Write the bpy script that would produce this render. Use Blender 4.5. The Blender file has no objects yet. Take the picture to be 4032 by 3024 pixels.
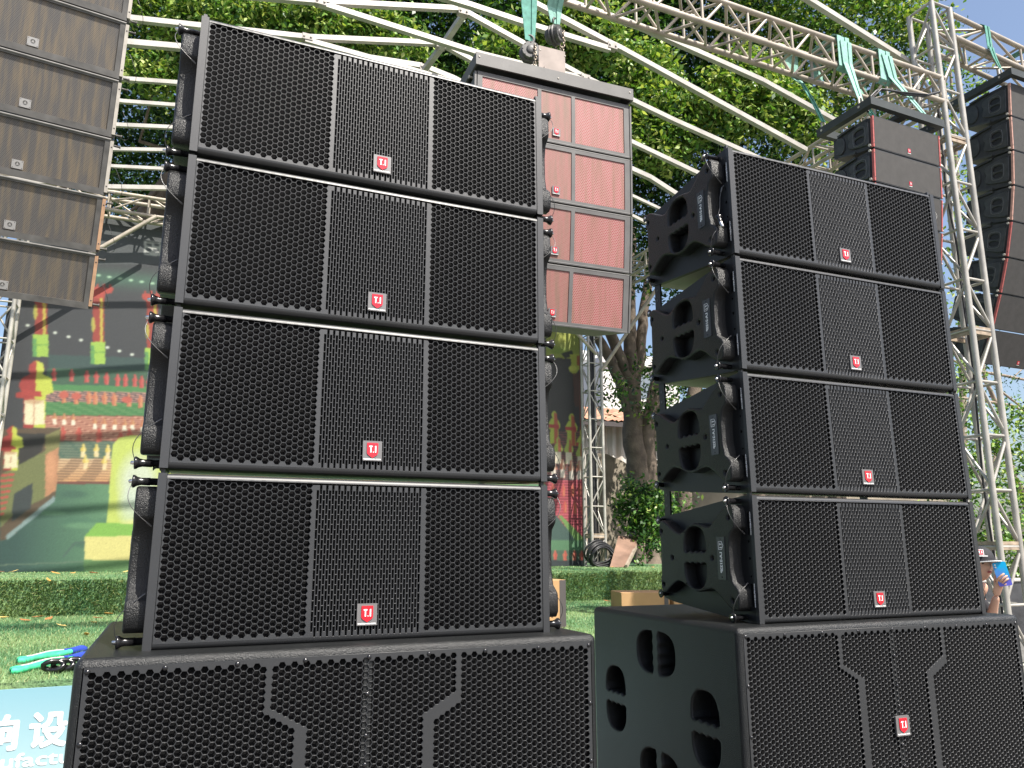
import bpy, math, random
import numpy as np
from mathutils import Vector, Matrix
from mathutils.geometry import delaunay_2d_cdt

# ------------------------------------------------------------------ camera, sky, sun, exposure
SC = bpy.context.scene
COL = SC.collection
FPX, PITCH, YAW = 3035.5, 0.2082, 0.4039          # focal length in px of the 4032-wide photo
CAM = np.array([0.0, 0.0, 1.6])
_fw = np.array([math.sin(YAW)*math.cos(PITCH), math.cos(YAW)*math.cos(PITCH), math.sin(PITCH)])
_rt = np.array([math.cos(YAW), -math.sin(YAW), 0.0])
_up = np.cross(_rt, _fw)
cam_d = bpy.data.cameras.new("camera")
cam = bpy.data.objects.new("camera", cam_d)
COL.objects.link(cam)
cam.matrix_world = Matrix(((_rt[0], _up[0], -_fw[0], CAM[0]), (_rt[1], _up[1], -_fw[1], CAM[1]),
                           (_rt[2], _up[2], -_fw[2], CAM[2]), (0, 0, 0, 1)))
cam_d.sensor_width = 36.0
cam_d.lens = 36.0*FPX/4032
cam_d.clip_start = 0.05
cam_d.clip_end = 2000
SC.camera = cam

SUN_AZ, SUN_EL = math.radians(157), math.radians(56)   # azimuth clockwise from +Y (behind and right of the camera)
world = bpy.data.worlds.new("World")
SC.world = world
world.use_nodes = True
wn = world.node_tree
for n in list(wn.nodes): wn.nodes.remove(n)
sky = wn.nodes.new('ShaderNodeTexSky')
sky.sky_type = 'NISHITA'
sky.sun_disc = False
sky.sun_elevation = SUN_EL
sky.sun_rotation = SUN_AZ
sky.air_density = 1.0
sky.dust_density = 3.0
sky.ozone_density = 1.0
bg = wn.nodes.new('ShaderNodeBackground')
bg.inputs['Strength'].default_value = 0.12
wo = wn.nodes.new('ShaderNodeOutputWorld')
wn.links.new(sky.outputs[0], bg.inputs[0])
wn.links.new(bg.outputs[0], wo.inputs[0])

sl = bpy.data.lights.new("sun", 'SUN')
sl.energy = 5.0
sl.angle = math.radians(0.5)
sl.color = (1.0, 0.95, 0.87)
so = bpy.data.objects.new("sun", sl)
COL.objects.link(so)
sd = Vector((math.sin(SUN_AZ)*math.cos(SUN_EL), math.cos(SUN_AZ)*math.cos(SUN_EL), math.sin(SUN_EL)))
so.rotation_euler = sd.to_track_quat('Z', 'Y').to_euler()
so.location = (0, 0, 12)
SC.view_settings.view_transform = 'Standard'
SC.view_settings.look = 'None'
SC.view_settings.gamma = 1
SC.view_settings.exposure = 0.88
SC.cycles.max_bounces = 6
SC.cycles.transparent_max_bounces = 6
SC.cycles.use_denoising = True

RNG = np.random.default_rng(7)
random.seed(7)

def ray(x, y): return _fw + _rt*(x-2016)/FPX - _up*(y-1512)/FPX
def onx(x, y, X): d = ray(x, y); return CAM + d*(X/d[0])
def ony(x, y, Y): d = ray(x, y); return CAM + d*(Y/d[1])
def onz(x, y, Z): d = ray(x, y); return CAM + d*((Z-1.6)/d[2])
def at(x, y, D): return CAM + ray(x, y)*D

# ------------------------------------------------------------------ materials
def lin(c):
    return tuple(((v/255)/12.92 if v/255 <= 0.04045 else ((v/255+0.055)/1.055)**2.4) for v in c)

def mat(name, col, rough=0.5, metal=0.0, spec=0.5, noise=None, bump=None, var=0.0, coat=0.0, coord='Object'):
    """noise=(scale, amount) colour variation; bump=(scale, strength, distance)"""
    m = bpy.data.materials.new(name)
    m.use_nodes = True
    nt = m.node_tree
    b = nt.nodes['Principled BSDF']
    b.inputs['Base Color'].default_value = (*col, 1)
    b.inputs['Roughness'].default_value = rough
    b.inputs['Metallic'].default_value = metal
    b.inputs['Specular IOR Level'].default_value = spec
    b.inputs['Coat Weight'].default_value = coat
    tc = nt.nodes.new('ShaderNodeTexCoord')
    if noise:
        n = nt.nodes.new('ShaderNodeTexNoise'); n.inputs['Scale'].default_value = noise[0]
        n.inputs['Detail'].default_value = 6
        nt.links.new(tc.outputs[coord], n.inputs['Vector'])
        r = nt.nodes.new('ShaderNodeMapRange'); r.inputs['From Min'].default_value = 0.3; r.inputs['From Max'].default_value = 0.7
        r.inputs['To Min'].default_value = 1-noise[1]; r.inputs['To Max'].default_value = 1+noise[1]
        nt.links.new(n.outputs['Fac'], r.inputs['Value'])
        mx = nt.nodes.new('ShaderNodeVectorMath'); mx.operation = 'SCALE'
        mx.inputs[0].default_value = col
        nt.links.new(r.outputs[0], mx.inputs['Scale'])
        nt.links.new(mx.outputs[0], b.inputs['Base Color'])
    if bump:
        n2 = nt.nodes.new('ShaderNodeTexNoise'); n2.inputs['Scale'].default_value = bump[0]; n2.inputs['Detail'].default_value = 3
        nt.links.new(tc.outputs[coord], n2.inputs['Vector'])
        bp = nt.nodes.new('ShaderNodeBump'); bp.inputs['Strength'].default_value = bump[1]; bp.inputs['Distance'].default_value = bump[2]
        nt.links.new(n2.outputs['Fac'], bp.inputs['Height'])
        nt.links.new(bp.outputs[0], b.inputs['Normal'])
    return m

M = {}
M['powder'] = mat('powder_coat', (0.018, 0.0192, 0.0212), 0.45, spec=0.7, bump=(900, 0.25, 0.0006), noise=(6, 0.12))
M['side'] = mat('side_plate_black', (0.008, 0.0085, 0.0095), 0.45, noise=(5, 0.2))
M['cover'] = mat('textured_plastic', (0.0085, 0.0088, 0.0088), 0.34, spec=0.45, bump=(430, 1.0, 0.0022), noise=(9, 0.25))
M['polyurea'] = mat('textured_paint', (0.0085, 0.0095, 0.0098), 0.38, spec=0.45, bump=(400, 1.0, 0.0020), noise=(7, 0.2))
M['foam'] = mat('foam', (0.0042, 0.0042, 0.0046), 0.9, spec=0.15, bump=(500, 1.0, 0.003), noise=(500, 0.8))
M['inner'] = mat('recess_black', (0.006, 0.006, 0.007), 0.45, bump=(300, 0.4, 0.001))
M['chrome'] = mat('pin_steel', (0.62, 0.60, 0.58), 0.22, metal=1.0)
M['knob'] = mat('pin_knob', (0.010, 0.010, 0.011), 0.22)
M['cable'] = mat('steel_cable', (0.10, 0.10, 0.10), 0.35, metal=0.6)
M['blackcable'] = mat('rubber_cable', (0.015, 0.015, 0.017), 0.5)
M['badge'] = mat('badge_plate', (0.17, 0.165, 0.165), 0.4, metal=0.3)
M['red'] = mat('emblem_red', (0.55, 0.006, 0.02), 0.25, coat=0.5)
M['white'] = mat('print_white', (0.85, 0.85, 0.83), 0.5)
M['plate'] = mat('name_plate_grey', (0.06, 0.062, 0.064), 0.35, metal=0.3)
M['screw'] = mat('black_screw', (0.05, 0.05, 0.052), 0.18, metal=0.8)
M['truss'] = mat('aged_cream_aluminium', (0.37, 0.325, 0.265), 0.42, metal=0.15, noise=(7, 0.22), bump=(60, 0.12, 0.002))
M['tube'] = mat('galvanised_tube', (0.40, 0.38, 0.345), 0.45, metal=0.1, noise=(5, 0.2))
M['tower'] = mat('tower_aluminium', (0.39, 0.37, 0.33), 0.38, metal=0.2, noise=(6, 0.2))
M['strap'] = mat('green_webbing', (0.085, 0.27, 0.215), 0.75, noise=(30, 0.25))
M['straplight'] = mat('pale_webbing', (0.22, 0.43, 0.36), 0.75, noise=(30, 0.2))
M['hoist'] = mat('hoist_casing', (0.075, 0.072, 0.07), 0.5, noise=(30, 0.35))
M['chain'] = mat('chain_steel', (0.33, 0.28, 0.22), 0.4, metal=0.8)
M['bumper'] = mat('bumper_grey', (0.10, 0.097, 0.094), 0.55, noise=(9, 0.15))
M['oldplate'] = mat('dusty_lifting_plate', (0.27, 0.225, 0.20), 0.7, noise=(8, 0.25))
M['greyframe'] = mat('weathered_grey_frame', (0.10, 0.096, 0.09), 0.55, noise=(14, 0.3))
M['stripwhite'] = mat('pale_edge_strip', (0.50, 0.46, 0.40), 0.5, noise=(12, 0.2))
M['striptan'] = mat('tan_edge_strip', (0.50, 0.30, 0.18), 0.5, noise=(12, 0.2))
M['redstrip'] = mat('red_edge_strip', (0.42, 0.10, 0.09), 0.5, noise=(20, 0.2))
M['pinkstrip'] = mat('faded_edge_strip', (0.50, 0.28, 0.22), 0.5, noise=(20, 0.2))
M['cloth'] = mat('dusty_grille_cloth', (0.045, 0.0425, 0.040), 0.75, bump=(900, .5, .001), noise=(14, 0.15))
M['boxside'] = mat('worn_black_side', (0.022, 0.023, 0.024), 0.45, noise=(12, 0.5))
M['boxtrim'] = mat('worn_raised_trim', (0.035, 0.037, 0.037), 0.42, noise=(18, 0.4))
M['wood'] = mat('brown_board', (0.22, 0.135, 0.095), 0.6, noise=(4, 0.25))
M['carton'] = mat('carton', (0.40, 0.235, 0.11), 0.8, noise=(6, 0.08))
M['tape'] = mat('dark_tape', (0.07, 0.06, 0.06), 0.5)
M['ink'] = mat('carton_ink', (0.10, 0.06, 0.03), 0.8)
M['concrete'] = mat('old_concrete', (0.25, 0.215, 0.165), 0.9, noise=(1.6, 0.35), bump=(9, 0.5, 0.03))
M['bark'] = mat('bark', (0.135, 0.105, 0.08), 0.9, noise=(5, 0.35), bump=(25, 0.6, 0.02))
M['barkpale'] = mat('pale_bark', (0.26, 0.21, 0.16), 0.9, noise=(5, 0.3))
M['skin'] = mat('skin', (0.62, 0.36, 0.25), 0.5, noise=(12, 0.06))
M['cap'] = mat('black_cap', (0.018, 0.018, 0.022), 0.8)
M['shirt'] = mat('dark_shirt', (0.02, 0.02, 0.025), 0.85, noise=(9, 0.3))
M['lips'] = mat('lips', (0.42, 0.09, 0.08), 0.5)
M['hair'] = mat('black_hair', (0.012, 0.010, 0.010), 0.5)
M['tarp'] = mat('dark_tarpaulin', (0.045, 0.046, 0.05), 0.6, noise=(2, 0.3), bump=(3, 0.6, 0.05))
M['offwhite'] = mat('off_white_paint', (0.5, 0.48, 0.44), 0.6, noise=(2, 0.06))
M['asphalt'] = mat('ground_concrete', (0.14, 0.135, 0.125), 0.9, noise=(1.2, 0.25), bump=(40, 0.3, 0.01))
M['underside'] = mat('underside_reflection_tint', (0.24, 0.22, 0.19), 0.45, noise=(4, 0.2))  # pale beige painted in place of bright surroundings reflected in the black underside
M['bannerblue'] = None

def grad_mat(name, z0, z1, c0, c1, rough=0.5):
    m = bpy.data.materials.new(name); m.use_nodes = True
    nt = m.node_tree; b = nt.nodes['Principled BSDF']; b.inputs['Roughness'].default_value = rough
    tc = nt.nodes.new('ShaderNodeTexCoord'); sp = nt.nodes.new('ShaderNodeSeparateXYZ')
    nt.links.new(tc.outputs['Object'], sp.inputs[0])
    r = nt.nodes.new('ShaderNodeMapRange'); r.inputs['From Min'].default_value = z0; r.inputs['From Max'].default_value = z1
    nt.links.new(sp.outputs['Z'], r.inputs[0])
    mx = nt.nodes.new('ShaderNodeMix'); mx.data_type = 'RGBA'
    mx.inputs['A'].default_value = (*c0, 1); mx.inputs['B'].default_value = (*c1, 1)
    nt.links.new(r.outputs[0], mx.inputs['Factor']); nt.links.new(mx.outputs['Result'], b.inputs['Base Color'])
    return m
M['bannerblue'] = grad_mat('printed_banner', 0.1, 0.92, (0.42, 0.55, 0.55), (0.15, 0.34, 0.42))
M['phone'] = grad_mat('phone_back', 1.2, 1.44, (0.08, 0.12, 0.50), (0.0, 0.38, 0.75), 0.15)

def vcol_mat(name, rough, attr='tint', transl=0.0, spec=0.4):
    m = bpy.data.materials.new(name); m.use_nodes = True
    nt = m.node_tree; b = nt.nodes['Principled BSDF']
    b.inputs['Roughness'].default_value = rough; b.inputs['Specular IOR Level'].default_value = spec
    a = nt.nodes.new('ShaderNodeAttribute'); a.attribute_name = attr
    nt.links.new(a.outputs['Color'], b.inputs['Base Color'])
    if transl:
        t = nt.nodes.new('ShaderNodeBsdfTranslucent'); mx = nt.nodes.new('ShaderNodeMixShader')
        sc_ = nt.nodes.new('ShaderNodeVectorMath'); sc_.operation = 'MULTIPLY'; sc_.inputs[1].default_value = (1.5, 1.5, 0.6)
        nt.links.new(a.outputs['Color'], sc_.inputs[0]); nt.links.new(sc_.outputs[0], t.inputs['Color'])
        mx.inputs[0].default_value = transl
        out = nt.nodes['Material Output']
        nt.links.new(b.outputs[0], mx.inputs[1]); nt.links.new(t.outputs[0], mx.inputs[2]); nt.links.new(mx.outputs[0], out.inputs[0])
    return m
M['leaf'] = vcol_mat('leaf', 0.42, transl=0.24, spec=0.28)
M['print'] = vcol_mat('printed_backdrop', 0.55)
M['blade'] = vcol_mat('turf_blade', 0.55, transl=0.15)

def perf_mat(name, base, dot, pitch, streak=None, hole_r=0.33, rough=0.55):
    """sheet steel with a staggered pattern of punched holes, optional dusty vertical streaks"""
    m = bpy.data.materials.new(name); m.use_nodes = True
    nt = m.node_tree; b = nt.nodes['Principled BSDF']; b.inputs['Roughness'].default_value = rough
    N, L = nt.nodes.new, nt.links.new
    tc = N('ShaderNodeTexCoord'); sp = N('ShaderNodeSeparateXYZ'); L(tc.outputs['Object'], sp.inputs[0])
    def math_(op, a, bb=None):
        n = N('ShaderNodeMath'); n.operation = op
        for i, v in enumerate((a, bb)):
            if v is None: continue
            if isinstance(v, (int, float)): n.inputs[i].default_value = v
            else: L(v, n.inputs[i])
        return n.outputs[0]
    u = math_('DIVIDE', sp.outputs['X'], pitch); v = math_('DIVIDE', sp.outputs['Z'], pitch*0.866*2)
    def cell(du, dv):
        fu = math_('SUBTRACT', math_('FRACT', math_('ADD', u, du)), 0.5)
        fv = math_('MULTIPLY', math_('SUBTRACT', math_('FRACT', math_('ADD', v, dv)), 0.5), 1.732)
        return math_('ADD', math_('MULTIPLY', fu, fu), math_('MULTIPLY', fv, fv))
    d = math_('MINIMUM', cell(100.0, 100.0), cell(100.5, 100.5))
    h = math_('LESS_THAN', d, hole_r*hole_r)
    cA = N('ShaderNodeMix'); cA.data_type = 'RGBA'
    cA.inputs['A'].default_value = (*base, 1); cA.inputs['B'].default_value = (*dot, 1)
    if streak:
        nz = N('ShaderNodeTexNoise'); mp = N('ShaderNodeMapping'); mp.inputs['Scale'].default_value = (7, 7, 0.7)
        oi = N('ShaderNodeObjectInfo'); ad = N('ShaderNodeVectorMath'); ad.operation = 'ADD'
        L(tc.outputs['Object'], ad.inputs[0]); L(oi.outputs['Location'], ad.inputs[1])
        L(ad.outputs[0], mp.inputs['Vector']); L(mp.outputs[0], nz.inputs['Vector']); nz.inputs['Detail'].default_value = 2.5
        r = N('ShaderNodeMapRange'); r.inputs['From Min'].default_value = 0.42; r.inputs['From Max'].default_value = 0.72
        L(nz.outputs['Fac'], r.inputs[0])
        s = N('ShaderNodeMix'); s.data_type = 'RGBA'; s.inputs['A'].default_value = (*base, 1); s.inputs['B'].default_value = (*streak, 1)
        L(r.outputs[0], s.inputs['Factor']); L(s.outputs['Result'], cA.inputs['A'])
        s2 = N('ShaderNodeMix'); s2.data_type = 'RGBA'; s2.inputs['A'].default_value = (*dot, 1)
        s2.inputs['B'].default_value = tuple(0.45*c for c in streak)+(1,)
        L(r.outputs[0], s2.inputs['Factor']); L(s2.outputs['Result'], cA.inputs['B'])
    L(h, cA.inputs['Factor']); L(cA.outputs['Result'], b.inputs['Base Color'])
    return m
M['perfgrey'] = perf_mat('perforated_grey', (0.125, 0.117, 0.11), (0.035, 0.032, 0.03), 0.0088, (0.21, 0.165, 0.11), 0.34)
M['perfred'] = perf_mat('perforated_red', (0.33, 0.215, 0.19), (0.26, 0.020, 0.026), 0.0118, (0.30, 0.14, 0.10), 0.38)
M['perfredfine'] = perf_mat('perforated_red_fine', (0.28, 0.17, 0.14), (0.23, 0.035, 0.035), 0.0085, (0.25, 0.14, 0.10), 0.36)

def turf_mat():
    m = bpy.data.materials.new('artificial_turf'); m.use_nodes = True
    nt = m.node_tree; b = nt.nodes['Principled BSDF']; b.inputs['Roughness'].default_value = 0.75
    N, L = nt.nodes.new, nt.links.new
    tc = N('ShaderNodeTexCoord')
    n1 = N('ShaderNodeTexNoise'); n1.inputs['Scale'].default_value = 1.6; n1.inputs['Detail'].default_value = 4
    n2 = N('ShaderNodeTexNoise'); n2.inputs['Scale'].default_value = 60; n2.inputs['Detail'].default_value = 5
    L(tc.outputs['Object'], n1.inputs[0]); L(tc.outputs['Object'], n2.inputs[0])
    c1 = N('ShaderNodeValToRGB'); e = c1.color_ramp.elements
    e[0].position = 0.35; e[0].color = (0.055, 0.15, 0.065, 1); e[1].position = 0.7; e[1].color = (0.17, 0.25, 0.10, 1)
    L(n1.outputs['Fac'], c1.inputs[0])
    r = N('ShaderNodeMapRange'); r.inputs['From Min'].default_value = 0.3; r.inputs['From Max'].default_value = 0.7; r.inputs['To Min'].default_value = 0.55; r.inputs['To Max'].default_value = 1.5
    L(n2.outputs['Fac'], r.inputs[0])
    s = N('ShaderNodeVectorMath'); s.operation = 'SCALE'; L(c1.outputs[0], s.inputs[0]); L(r.outputs[0], s.inputs['Scale']); L(s.outputs[0], b.inputs['Base Color'])
    bp = N('ShaderNodeBump'); bp.inputs['Strength'].default_value = 0.6; bp.inputs['Distance'].default_value = 0.02
    L(n2.outputs['Fac'], bp.inputs['Height']); L(bp.outputs[0], b.inputs['Normal'])
    return m
M['turf'] = turf_mat()

def corrugated():
    m = bpy.data.materials.new('corrugated_sheet'); m.use_nodes = True
    nt = m.node_tree; b = nt.nodes['Principled BSDF']; b.inputs['Roughness'].default_value = 0.6
    N, L = nt.nodes.new, nt.links.new
    tc = N('ShaderNodeTexCoord'); mp = N('ShaderNodeMapping'); mp.inputs['Scale'].default_value = (3, 3, 0.25)
    L(tc.outputs['Object'], mp.inputs[0]); n = N('ShaderNodeTexNoise'); n.inputs['Scale'].default_value = 1.5; n.inputs['Detail'].default_value = 5
    L(mp.outputs[0], n.inputs[0])
    c = N('ShaderNodeValToRGB'); e = c.color_ramp.elements
    e[0].position = 0.4; e[0].color = (0.62, 0.60, 0.56, 1); e[1].position = 0.75; e[1].color = (0.42, 0.30, 0.2, 1)
    L(n.outputs['Fac'], c.inputs[0]); L(c.outputs[0], b.inputs['Base Color'])
    return m
M['corrug'] = corrugated()
M['rustroof'] = mat('rusty_roof', (0.42, 0.22, 0.14), 0.8, noise=(3, 0.5))
M['paleblock'] = mat('pale_render', (0.62, 0.60, 0.58), 0.8, noise=(0.6, 0.06))
M['pane'] = mat('window_glass', (0.16, 0.19, 0.22), 0.15)

# ------------------------------------------------------------------ mesh helpers
class MB:
    def __init__(s): s.v = []; s.f = []; s.m = []; s.s = []; s.c = None
    def add(s, vs, fs, mi=0, smooth=False):
        o = len(s.v); s.v.extend([tuple(map(float, p)) for p in vs])
        for f in fs: s.f.append([i+o for i in f]); s.m.append(mi); s.s.append(smooth)
        return o
    def box(s, x0, x1, y0, y1, z0, z1, mi=0, T=None):
        p = [(x0,y0,z0),(x1,y0,z0),(x1,y1,z0),(x0,y1,z0),(x0,y0,z1),(x1,y0,z1),(x1,y1,z1),(x0,y1,z1)]
        if T: p = [T(q) for q in p]
        s.add(p, [(0,3,2,1),(4,5,6,7),(0,1,5,4),(1,2,6,5),(2,3,7,6),(3,0,4,7)], mi)
    def bar(s, a, b, w, h=None, mi=0, upv=(0,0,1)):
        """square bar from a to b"""
        h = h or w; a = Vector(a); b = Vector(b); d = (b-a).normalized(); u = Vector(upv)
        if abs(d.dot(u)) > 0.95: u = Vector((1,0,0))
        r = d.cross(u).normalized(); u = r.cross(d).normalized()
        p = []
        for q in (a, b):
            for i, j in ((-1,-1),(1,-1),(1,1),(-1,1)): p.append(q + r*i*w/2 + u*j*h/2)
        s.add(p, [(0,1,2,3)[::-1],(4,5,6,7),(0,1,5,4),(1,2,6,5),(2,3,7,6),(3,0,4,7)], mi)
    def tube(s, pts, r, n=8, mi=0, caps=True, rs=None):
        pts = [Vector(p) for p in pts]; rings = []; pu = None
        for i, p in enumerate(pts):
            d = (pts[min(i+1, len(pts)-1)]-pts[max(i-1, 0)]).normalized()
            if pu is None:
                u = Vector((0,0,1)) if abs(d.z) < 0.9 else Vector((1,0,0))
            else: u = pu
            rr = d.cross(u).normalized(); u = rr.cross(d).normalized(); pu = u
            R = rs[i] if rs else r
            rings.append([p + rr*math.cos(2*math.pi*k/n)*R + u*math.sin(2*math.pi*k/n)*R for k in range(n)])
        vs = [q for g in rings for q in g]; fs = []
        for i in range(len(pts)-1):
            for k in range(n): fs.append((i*n+k, i*n+(k+1) % n, (i+1)*n+(k+1) % n, (i+1)*n+k)[::-1])
        s.add(vs, fs, mi, True)
        if caps:
            s.add(rings[0], [tuple(range(n))[::-1][::-1]], mi); s.add(rings[-1], [tuple(range(n))[::-1]], mi)
    def lathe(s, o, axis, prof, n=16, mi=0):
        """prof: list of (distance along axis, radius)"""
        o = Vector(o); a = Vector(axis).normalized(); u = Vector((0,0,1)) if abs(a.z) < 0.9 else Vector((1,0,0))
        r = a.cross(u).normalized(); u = r.cross(a)
        vs = [o + a*t + (r*math.cos(2*math.pi*k/n)+u*math.sin(2*math.pi*k/n))*R for t, R in prof for k in range(n)]
        fs = [(i*n+k, i*n+(k+1) % n, (i+1)*n+(k+1) % n, (i+1)*n+k)[::-1] for i in range(len(prof)-1) for k in range(n)]
        s.add(vs, fs, mi, True)
        s.add([vs[k] for k in range(n)], [tuple(range(n))], mi); s.add([vs[(len(prof)-1)*n+k] for k in range(n)], [tuple(range(n))[::-1]], mi)
    def prism(s, poly, f, d0, d1, mi=0, smooth=False):
        """poly 2-D outline; f(u,v,d)->3-D point; from depth d0 (front) to d1"""
        n = len(poly)
        a = [f(u, v, d0) for u, v in poly]; b = [f(u, v, d1) for u, v in poly]
        t = tess(poly)
        s.add(a, t, mi); s.add(b, [q[::-1] for q in t], mi)
        s.add(a+b, [(i, n+i, n+(i+1) % n, (i+1) % n) for i in range(n)], mi, smooth)
    def build(s, name, mats, parent=None, loc=None):
        me = bpy.data.meshes.new(name)
        me.from_pydata(s.v, [], s.f)
        if not isinstance(mats, (list, tuple)): mats = [mats]
        for m in mats: me.materials.append(m)
        if len(mats) > 1: me.polygons.foreach_set('material_index', s.m)
        me.polygons.foreach_set('use_smooth', s.s)
        me.update()
        o = bpy.data.objects.new(name, me); COL.objects.link(o)
        if parent: o.parent = parent
        if loc is not None: o.location = loc
        return o

def tess(poly, holes=()):
    """triangulate polygon with holes -> faces over concatenated vertices"""
    vs = [Vector(p) for p in poly]; faces = [list(range(len(poly)))]
    for h in holes:
        o = len(vs); vs += [Vector(p) for p in h]; faces.append(list(range(o, len(vs))))
    vo, eo, fo, ov, oe, of = delaunay_2d_cdt(vs, [], faces, 1, 1e-7, True)
    mp = {}
    for i, l in enumerate(ov):
        for j in l: mp.setdefault(i, j)
    out = []
    for f, g in zip(fo, of):
        if g == [0]:
            q = [mp.get(i) for i in f]
            if None in q: continue
            a, b, c = (vs[q[0]], vs[q[1]], vs[q[2]])
            if (b-a).cross(c-a) < 0: q = q[::-1]
            out.append(tuple(q))
    return out

def ccw(p):
    a = sum(p[i][0]*p[(i+1) % len(p)][1]-p[(i+1) % len(p)][0]*p[i][1] for i in range(len(p)))
    return list(p) if a > 0 else list(p)[::-1]

def offset(poly, d):
    """move a ccw outline inward by d"""
    n = len(poly); out = []
    for i in range(n):
        a, b, c = Vector(poly[i-1]), Vector(poly[i]), Vector(poly[(i+1) % n])
        e1 = (b-a).normalized(); e2 = (c-b).normalized()
        n1 = Vector((-e1.y, e1.x)); n2 = Vector((-e2.y, e2.x)); m = (n1+n2)
        if m.length < 1e-6: m = n1
        m.normalize(); k = d/max(0.5, m.dot(n1)); out.append(tuple(b+m*k))
    return out

def smooth_poly(p, it=2):
    for _ in range(it):
        q = []
        for i in range(len(p)):
            a, b = p[i], p[(i+1) % len(p)]
            q += [(a[0]*.75+b[0]*.25, a[1]*.75+b[1]*.25), (a[0]*.25+b[0]*.75, a[1]*.25+b[1]*.75)]
        p = q
    return p

def plate(mb, outer, holes, f, d0, d1, mi=0, rnd=0.0, hole_depth=None, seg=3, wall_smooth=True):
    """sheet with holes; front at depth d0, walls to d1; rounded rims when rnd>0"""
    outer = ccw(outer); holes = [ccw(h) for h in holes]
    sgn = 1 if d1 > d0 else -1
    o_in = offset(outer, rnd) if rnd else outer
    h_out = [offset(h, -rnd) for h in holes] if rnd else holes
    t = tess(o_in, h_out)
    vs = [f(u, v, d0) for p in [o_in]+list(h_out) for u, v in p]
    mb.add(vs, t, mi)
    def rim(p, sign, dend):
        rings = []
        if rnd:
            for k in range(seg+1):
                a = math.pi/2*k/seg
                rings.append([f(u, v, d0+sgn*rnd*(1-math.cos(a))) for u, v in offset(p, sign*rnd*(1-math.sin(a)))])
        else: rings.append([f(u, v, d0) for u, v in p])
        rings.append([f(u, v, dend) for u, v in p])
        n = len(p); allv = [q for g in rings for q in g]; fs = []
        for i in range(len(rings)-1):
            for k in range(n):
                q = (i*n+k, (i+1)*n+k, (i+1)*n+(k+1) % n, i*n+(k+1) % n)
                fs.append(q if sign > 0 else q[::-1])
        mb.add(allv, fs, mi, wall_smooth and rnd > 0)
    rim(outer, 1, d1)
    for h in holes: rim(h, -1, hole_depth if hole_depth is not None else d1)

def rounded_box(mb, x0, x1, y0, y1, z0, z1, r, seg=3, skip=(), mi=0):
    """rounded edges and corners; faces named -x +x -y +y -z +z"""
    lo = (x0+r, y0+r, z0+r); hi = (x1-r, y1-r, z1-r)
    for ax in range(3):
        for sg in (-1, 1):
            if ('-' if sg < 0 else '+')+'xyz'[ax] in skip: continue
            b, c = (ax+1) % 3, (ax+2) % 3
            q = []
            for i, j in ((0,0),(1,0),(1,1),(0,1)):
                p = [0, 0, 0]; p[ax] = (x0, y0, z0)[ax] if sg < 0 else (x1, y1, z1)[ax]
                p[b] = (lo, hi)[i][b]; p[c] = (lo, hi)[j][c]; q.append(tuple(p))
            mb.add(q, [(0,1,2,3) if sg > 0 else (3,2,1,0)], mi)
    for ax in range(3):
        b, c = (ax+1) % 3, (ax+2) % 3
        for i in (0, 1):
            for j in (0, 1):
                si, sj = (-1, 1)[i], (-1, 1)[j]; vs = []
                for k in range(seg+1):
                    a = math.pi/2*k/seg
                    for e in (0, 1):
                        p = [0, 0, 0]; p[ax] = (lo, hi)[e][ax]
                        p[b] = (lo, hi)[i][b]+si*r*math.cos(a); p[c] = (lo, hi)[j][c]+sj*r*math.sin(a); vs.append(tuple(p))
                fl = si*sj > 0
                mb.add(vs, [((2*k, 2*k+1, 2*k+3, 2*k+2) if not fl else (2*k, 2*k+2, 2*k+3, 2*k+1)) for k in range(seg)], mi, True)
    for i in (0, 1):
        for j in (0, 1):
            for l in (0, 1):
                cx, cy, cz = (lo, hi)[i][0], (lo, hi)[j][1], (lo, hi)[l][2]
                sx, sy, sz = (-1, 1)[i], (-1, 1)[j], (-1, 1)[l]; vs = []
                for a_ in range(seg+1):
                    for b_ in range(seg+1):
                        th, ph = math.pi/2*a_/seg, math.pi/2*b_/seg
                        vs.append((cx+sx*r*math.cos(ph)*math.cos(th), cy+sy*r*math.cos(ph)*math.sin(th), cz+sz*r*math.sin(ph)))
                fs = []
                for a_ in range(seg):
                    for b_ in range(seg):
                        q = (a_*(seg+1)+b_, (a_+1)*(seg+1)+b_, (a_+1)*(seg+1)+b_+1, a_*(seg+1)+b_+1)
                        fs.append(q if sx*sy*sz > 0 else q[::-1])
                mb.add(vs, fs, mi, True)

def tag(o, label=None, cat=None, group=None, kind=None):
    if label: o['label'] = label
    if cat: o['category'] = cat
    if group: o['group'] = group
    if kind: o['kind'] = kind
    return o

def empty(name, loc=(0, 0, 0), rz=0, rx=0):
    o = bpy.data.objects.new(name, None); COL.objects.link(o)
    o.location = [float(c) for c in loc]; o.rotation_euler = (rx, 0, rz); o.empty_display_size = 0.1
    return o

def copy_tree(o, parent=None):
    c = o.copy(); COL.objects.link(c)
    if parent: c.parent = parent
    for ch in [k for k in bpy.data.objects if k.parent == o]: copy_tree(ch, c)
    return c

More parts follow.
